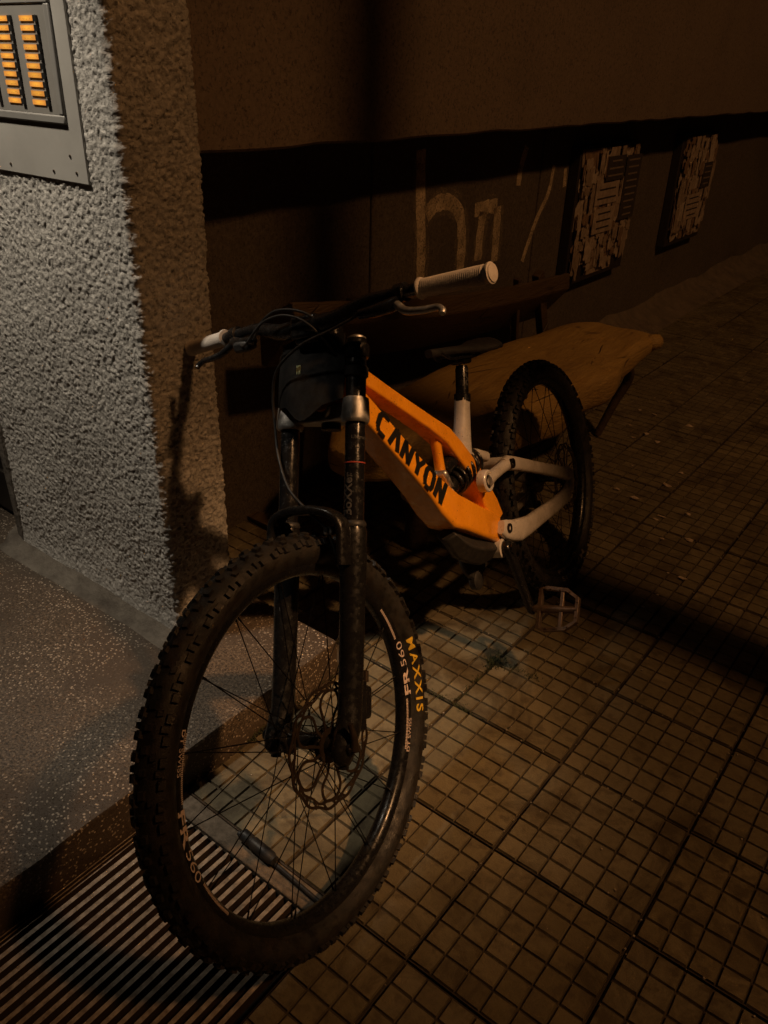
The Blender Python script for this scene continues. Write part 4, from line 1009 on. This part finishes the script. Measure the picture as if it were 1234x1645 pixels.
# rear lettering and cassette
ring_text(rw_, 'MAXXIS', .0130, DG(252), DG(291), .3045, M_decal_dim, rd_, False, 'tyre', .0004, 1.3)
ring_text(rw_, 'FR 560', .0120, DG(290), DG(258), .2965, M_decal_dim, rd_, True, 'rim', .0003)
cas = MB()
for i in range(9): cas.lathe([(0, .046 - .0032 * i), (.002, .046 - .0032 * i)], (0, -.028 - .0042 * i, 0), (0, -1, 0), 36)
k_('cassette', cas, M_steel, rw_)

# ================================================================== SMALL GROUND DETAIL
# moss and grass in the joints
gr = MB()
def blade(x, y, h, lean, a, wdt):
    d = V((math.cos(a), math.sin(a), 0)); s_ = V((-d.y, d.x, 0)) * wdt; b = V((x, y, -.004)); m1 = b + d * lean * .4 + V((0, 0, h * .65)); t = b + d * lean + V((0, 0, h))
    gr.add([b - s_, b + s_, m1 + s_ * .7, m1 - s_ * .7, t], [(0, 1, 2, 3), (3, 2, 4)])
def tuft(x, y, n, rad, h):
    for _ in range(n):
        a = random.uniform(0, 6.28); r = rad * abs(random.gauss(0, .5)); blade(x + r * math.cos(a), y + r * math.sin(a), h * random.uniform(.4, 1.1), h * random.uniform(.2, 1.1), random.uniform(0, 6.28), random.uniform(.0006, .0014))
def along(x0, y0, x1, y1, n, h, sp=.006):
    for _ in range(n):
        t = random.random(); tuft(x0 + (x1 - x0) * t + random.gauss(0, sp), y0 + (y1 - y0) * t + random.gauss(0, sp), 3, .006, h * random.uniform(.5, 1.1))
tuft(-.304, .205, 260, .035, .022); along(-.304, .21, -.18, .222, 110, .012); along(-.304, 0, -.304, .2, 80, .009); along(-.304, 0, -.25, 0, 40, .010); along(-.42, 0, -.304, 0, 40, .008)
along(-.61, -.42, -.61, -.26, 130, .016); along(-.61, -.55, -.61, -.1, 60, .009); along(-.61, -.085, -.85, -.085, 60, .010)
for _ in range(60):
    i, j = random.randint(-3, 5), random.randint(-3, 10); t = random.random()
    if random.random() < .5: x, y = i * SL, (j + t) * SL
    else: x, y = (i + t) * SL, j * SL
    if x < -.6 or (x < -.15 and y < -.6): continue
    along(x, y, x, y + .02, 5, .006)
M_grass = mat('moss_green', (.045, .055, .014), (.03, .032, .012), 30, .8)
go = obj('grass', gr, M_grass, smooth=0); tag(go, 'moss and short grass growing in the paving joints', 'grass', kind='stuff')
# scattered scraps of leaves and grit
lt = MB()
def scrap(x, y, s_, z=.0015):
    a = random.uniform(0, 6.28); n_ = random.randint(5, 7); pts = []
    for i in range(n_):
        t = a + 2 * math.pi * i / n_; r = s_ * random.uniform(.45, 1.0) * (1 if i % 2 else .8); pts.append(V((x + r * math.cos(t) * 1.2, y + r * math.sin(t) * .7, z + random.uniform(0, s_ * .35))))
    c = V((x, y, z + s_ * .3)); lt.add(pts + [c] + [p_ - V((0, 0, .0012)) for p_ in pts], [(i, (i + 1) % n_, n_) for i in range(n_)] + [(i, (i + 1) % n_, n_ + 1 + (i + 1) % n_, n_ + 1 + i) for i in range(n_)])
for x, y in ((-.739, 2.261), (-.658, 2.25), (-.483, 2.227), (-.626, 1.922), (-.527, 1.947), (-.336, 1.709), (-.341, 1.559), (-.389, 1.374), (-.262, 1.302), (-.27, 1.27), (-.193, 1.386), (-.058, .95), (-.48, 1.403), (-.6, 2.0), (-.7, 2.05), (-.2, 1.15), (-.12, 1.2)):
    scrap(x, y, random.uniform(.013, .024))
for _ in range(70): scrap(random.uniform(-.9, .9), random.uniform(.6, 4.5), random.uniform(.003, .009))
lo_ = obj('leaf_litter', lt, mat('dry_scraps', (.62, .52, .42), (.26, .19, .12), 40, .8), smooth=0); tag(lo_, 'pale scraps of dry leaves scattered on the paving', 'litter', kind='stuff')
gt = MB()
for _ in range(420):
    x, y = random.uniform(-.55, 1.2), random.uniform(-1., 2.6)
    if x < -.13 and y < -.58: continue
    if random.random() < .6:
        if random.random() < .5: x = round(x / SL) * SL + random.gauss(0, .002)
        else: y = round(y / SL) * SL + random.gauss(0, .002)
    s_ = random.uniform(.0008, .0021); gt.box((x, y, s_ * .5), (s_ * 2, s_ * 1.6, s_ * 1.5), Matrix.Rotation(random.uniform(0, 3), 3, 'Z'))
for _ in range(160):
    x, y = random.uniform(-1.6, -.65), random.uniform(-.9, -.4); s_ = random.uniform(.0008, .002); gt.box((x, y, LZ + s_ * .4), (s_ * 2, s_ * 1.6, s_ * 1.5), Matrix.Rotation(random.uniform(0, 3), 3, 'Z'))
go = obj('grit', gt, mat('pale_grit', (.42, .37, .30), (.22, .18, .14), 200, .6), smooth=0); tag(go, 'fine pale grit in the paving joints', 'grit', kind='stuff')

# ================================================================== LAMPS OUT OF FRAME, with an added spot for the ground pool
pole = thing('street_lamp', (5.75, .55, 0), 'tall street lamp on the far kerb, out of the picture', 'street lamp')
def lp(name, mb, m, **k):
    o = obj(name, mb, m, pole, **k); o.location = -V((5.75, .55, 0)); return o
M_pole = mat('grey_pole', (.2, .2, .2), None, 10, .5, .5)
lp('post', MB().lathe([(0, .11), (.3, .11), (.32, .085), (8.0, .055)], (5.75, .55, 0), (0, 0, 1), 20), M_pole)
lp('arm', MB().tube(spline([(5.75, .55, 7.95), (5.7, .55, 8.15), (5.45, .55, 8.2)], 6), .035, 12), M_pole)
lp('lamp_head', MB().loft([[V((x, .55 + a * hw, 8.17 + b * hh)) for a, b in ((-1, 0), (-.6, 1), (.6, 1), (1, 0))] for x, hw, hh in ((5.5, .07, .07), (5.2, .12, .10), (4.95, .08, .05))]), M_pole)
nl = NT('sodium_lens'); nl.set('Base Color', (.8, .6, .3)); nl.link(nl.mix(0., STREET_COL, STREET_COL), nl.p.inputs['Emission Color']); nl.p.inputs['Emission Strength'].default_value = 30
lp('lens', MB().box((5.2, .55, 8.145), (.28, .16, .02)), nl.m, bevel=.004)
L = bpy.data.lights.new('sodium_bulb', 'POINT'); L.energy = STREET_W; L.color = STREET_COL; L.shadow_soft_size = .28
lo_ = bpy.data.objects.new('sodium_bulb', L); C.objects.link(lo_); lo_.parent = pole; lo_.location = STREET_LAMP - V((5.75, .55, 0))
L = bpy.data.lights.new('added_pool_spot', 'SPOT'); L.energy = POOL_SPOT_W; L.color = (1.0, .52, .22); L.shadow_soft_size = .16; L.spot_size = math.radians(8.4); L.spot_blend = 1.  # added narrow spot that makes the bright pool around the front wheel
lo_ = bpy.data.objects.new('added_pool_spot', L); C.objects.link(lo_); lo_.parent = pole; lo_.location = STREET_LAMP - V((5.75, .55, 0))
lo_.rotation_euler = (V((-.50, -.20, .1)) - STREET_LAMP).to_track_quat('-Z', 'Y').to_euler()
up_ = obj('utility_pole', MB().lathe([(0, .105), (3., .098), (7., .085), (7.02, .06)], (0, 0, 0), (0, 0, 1), 24), mat('pole_concrete', (.3, .28, .25), None, 12, .9, bump=.002), smooth=40)
up_.location = (1.25, .655, -.015); tag(up_, 'round concrete utility pole on the pavement, out of the picture', 'utility pole')
pf = thing('ceiling_lamp', PORCH_LAMP + V((0, 0, .17)), 'round ceiling lamp under the entrance canopy, out of the picture', 'ceiling lamp')
obj('lamp_body', MB().lathe([(0, .13), (.02, .14), (.05, .12), (.06, .10)], (0, 0, 0), (0, 0, -1), 28), M_plate, pf)
nl = NT('white_lens'); nl.set('Base Color', (.8, .8, .8)); nl.p.inputs['Emission Color'].default_value = (*PORCH_COL, 1); nl.p.inputs['Emission Strength'].default_value = 4
obj('lens', MB().lathe([(0, .098), (.02, .085), (.03, .05), (.034, .01)], (0, 0, -.06), (0, 0, -1), 28), nl.m, pf)
L = bpy.data.lights.new('porch_bulb', 'SPOT'); L.energy = PORCH_W; L.color = PORCH_COL; L.shadow_soft_size = .07; L.spot_size = math.radians(46); L.spot_blend = .8
lo_ = bpy.data.objects.new('porch_bulb', L); C.objects.link(lo_); lo_.parent = pf; lo_.location = (0, 0, -.17)
lo_.rotation_euler = (V((-1.12, -.36, .45)) - PORCH_LAMP).to_track_quat('-Z', 'Y').to_euler()
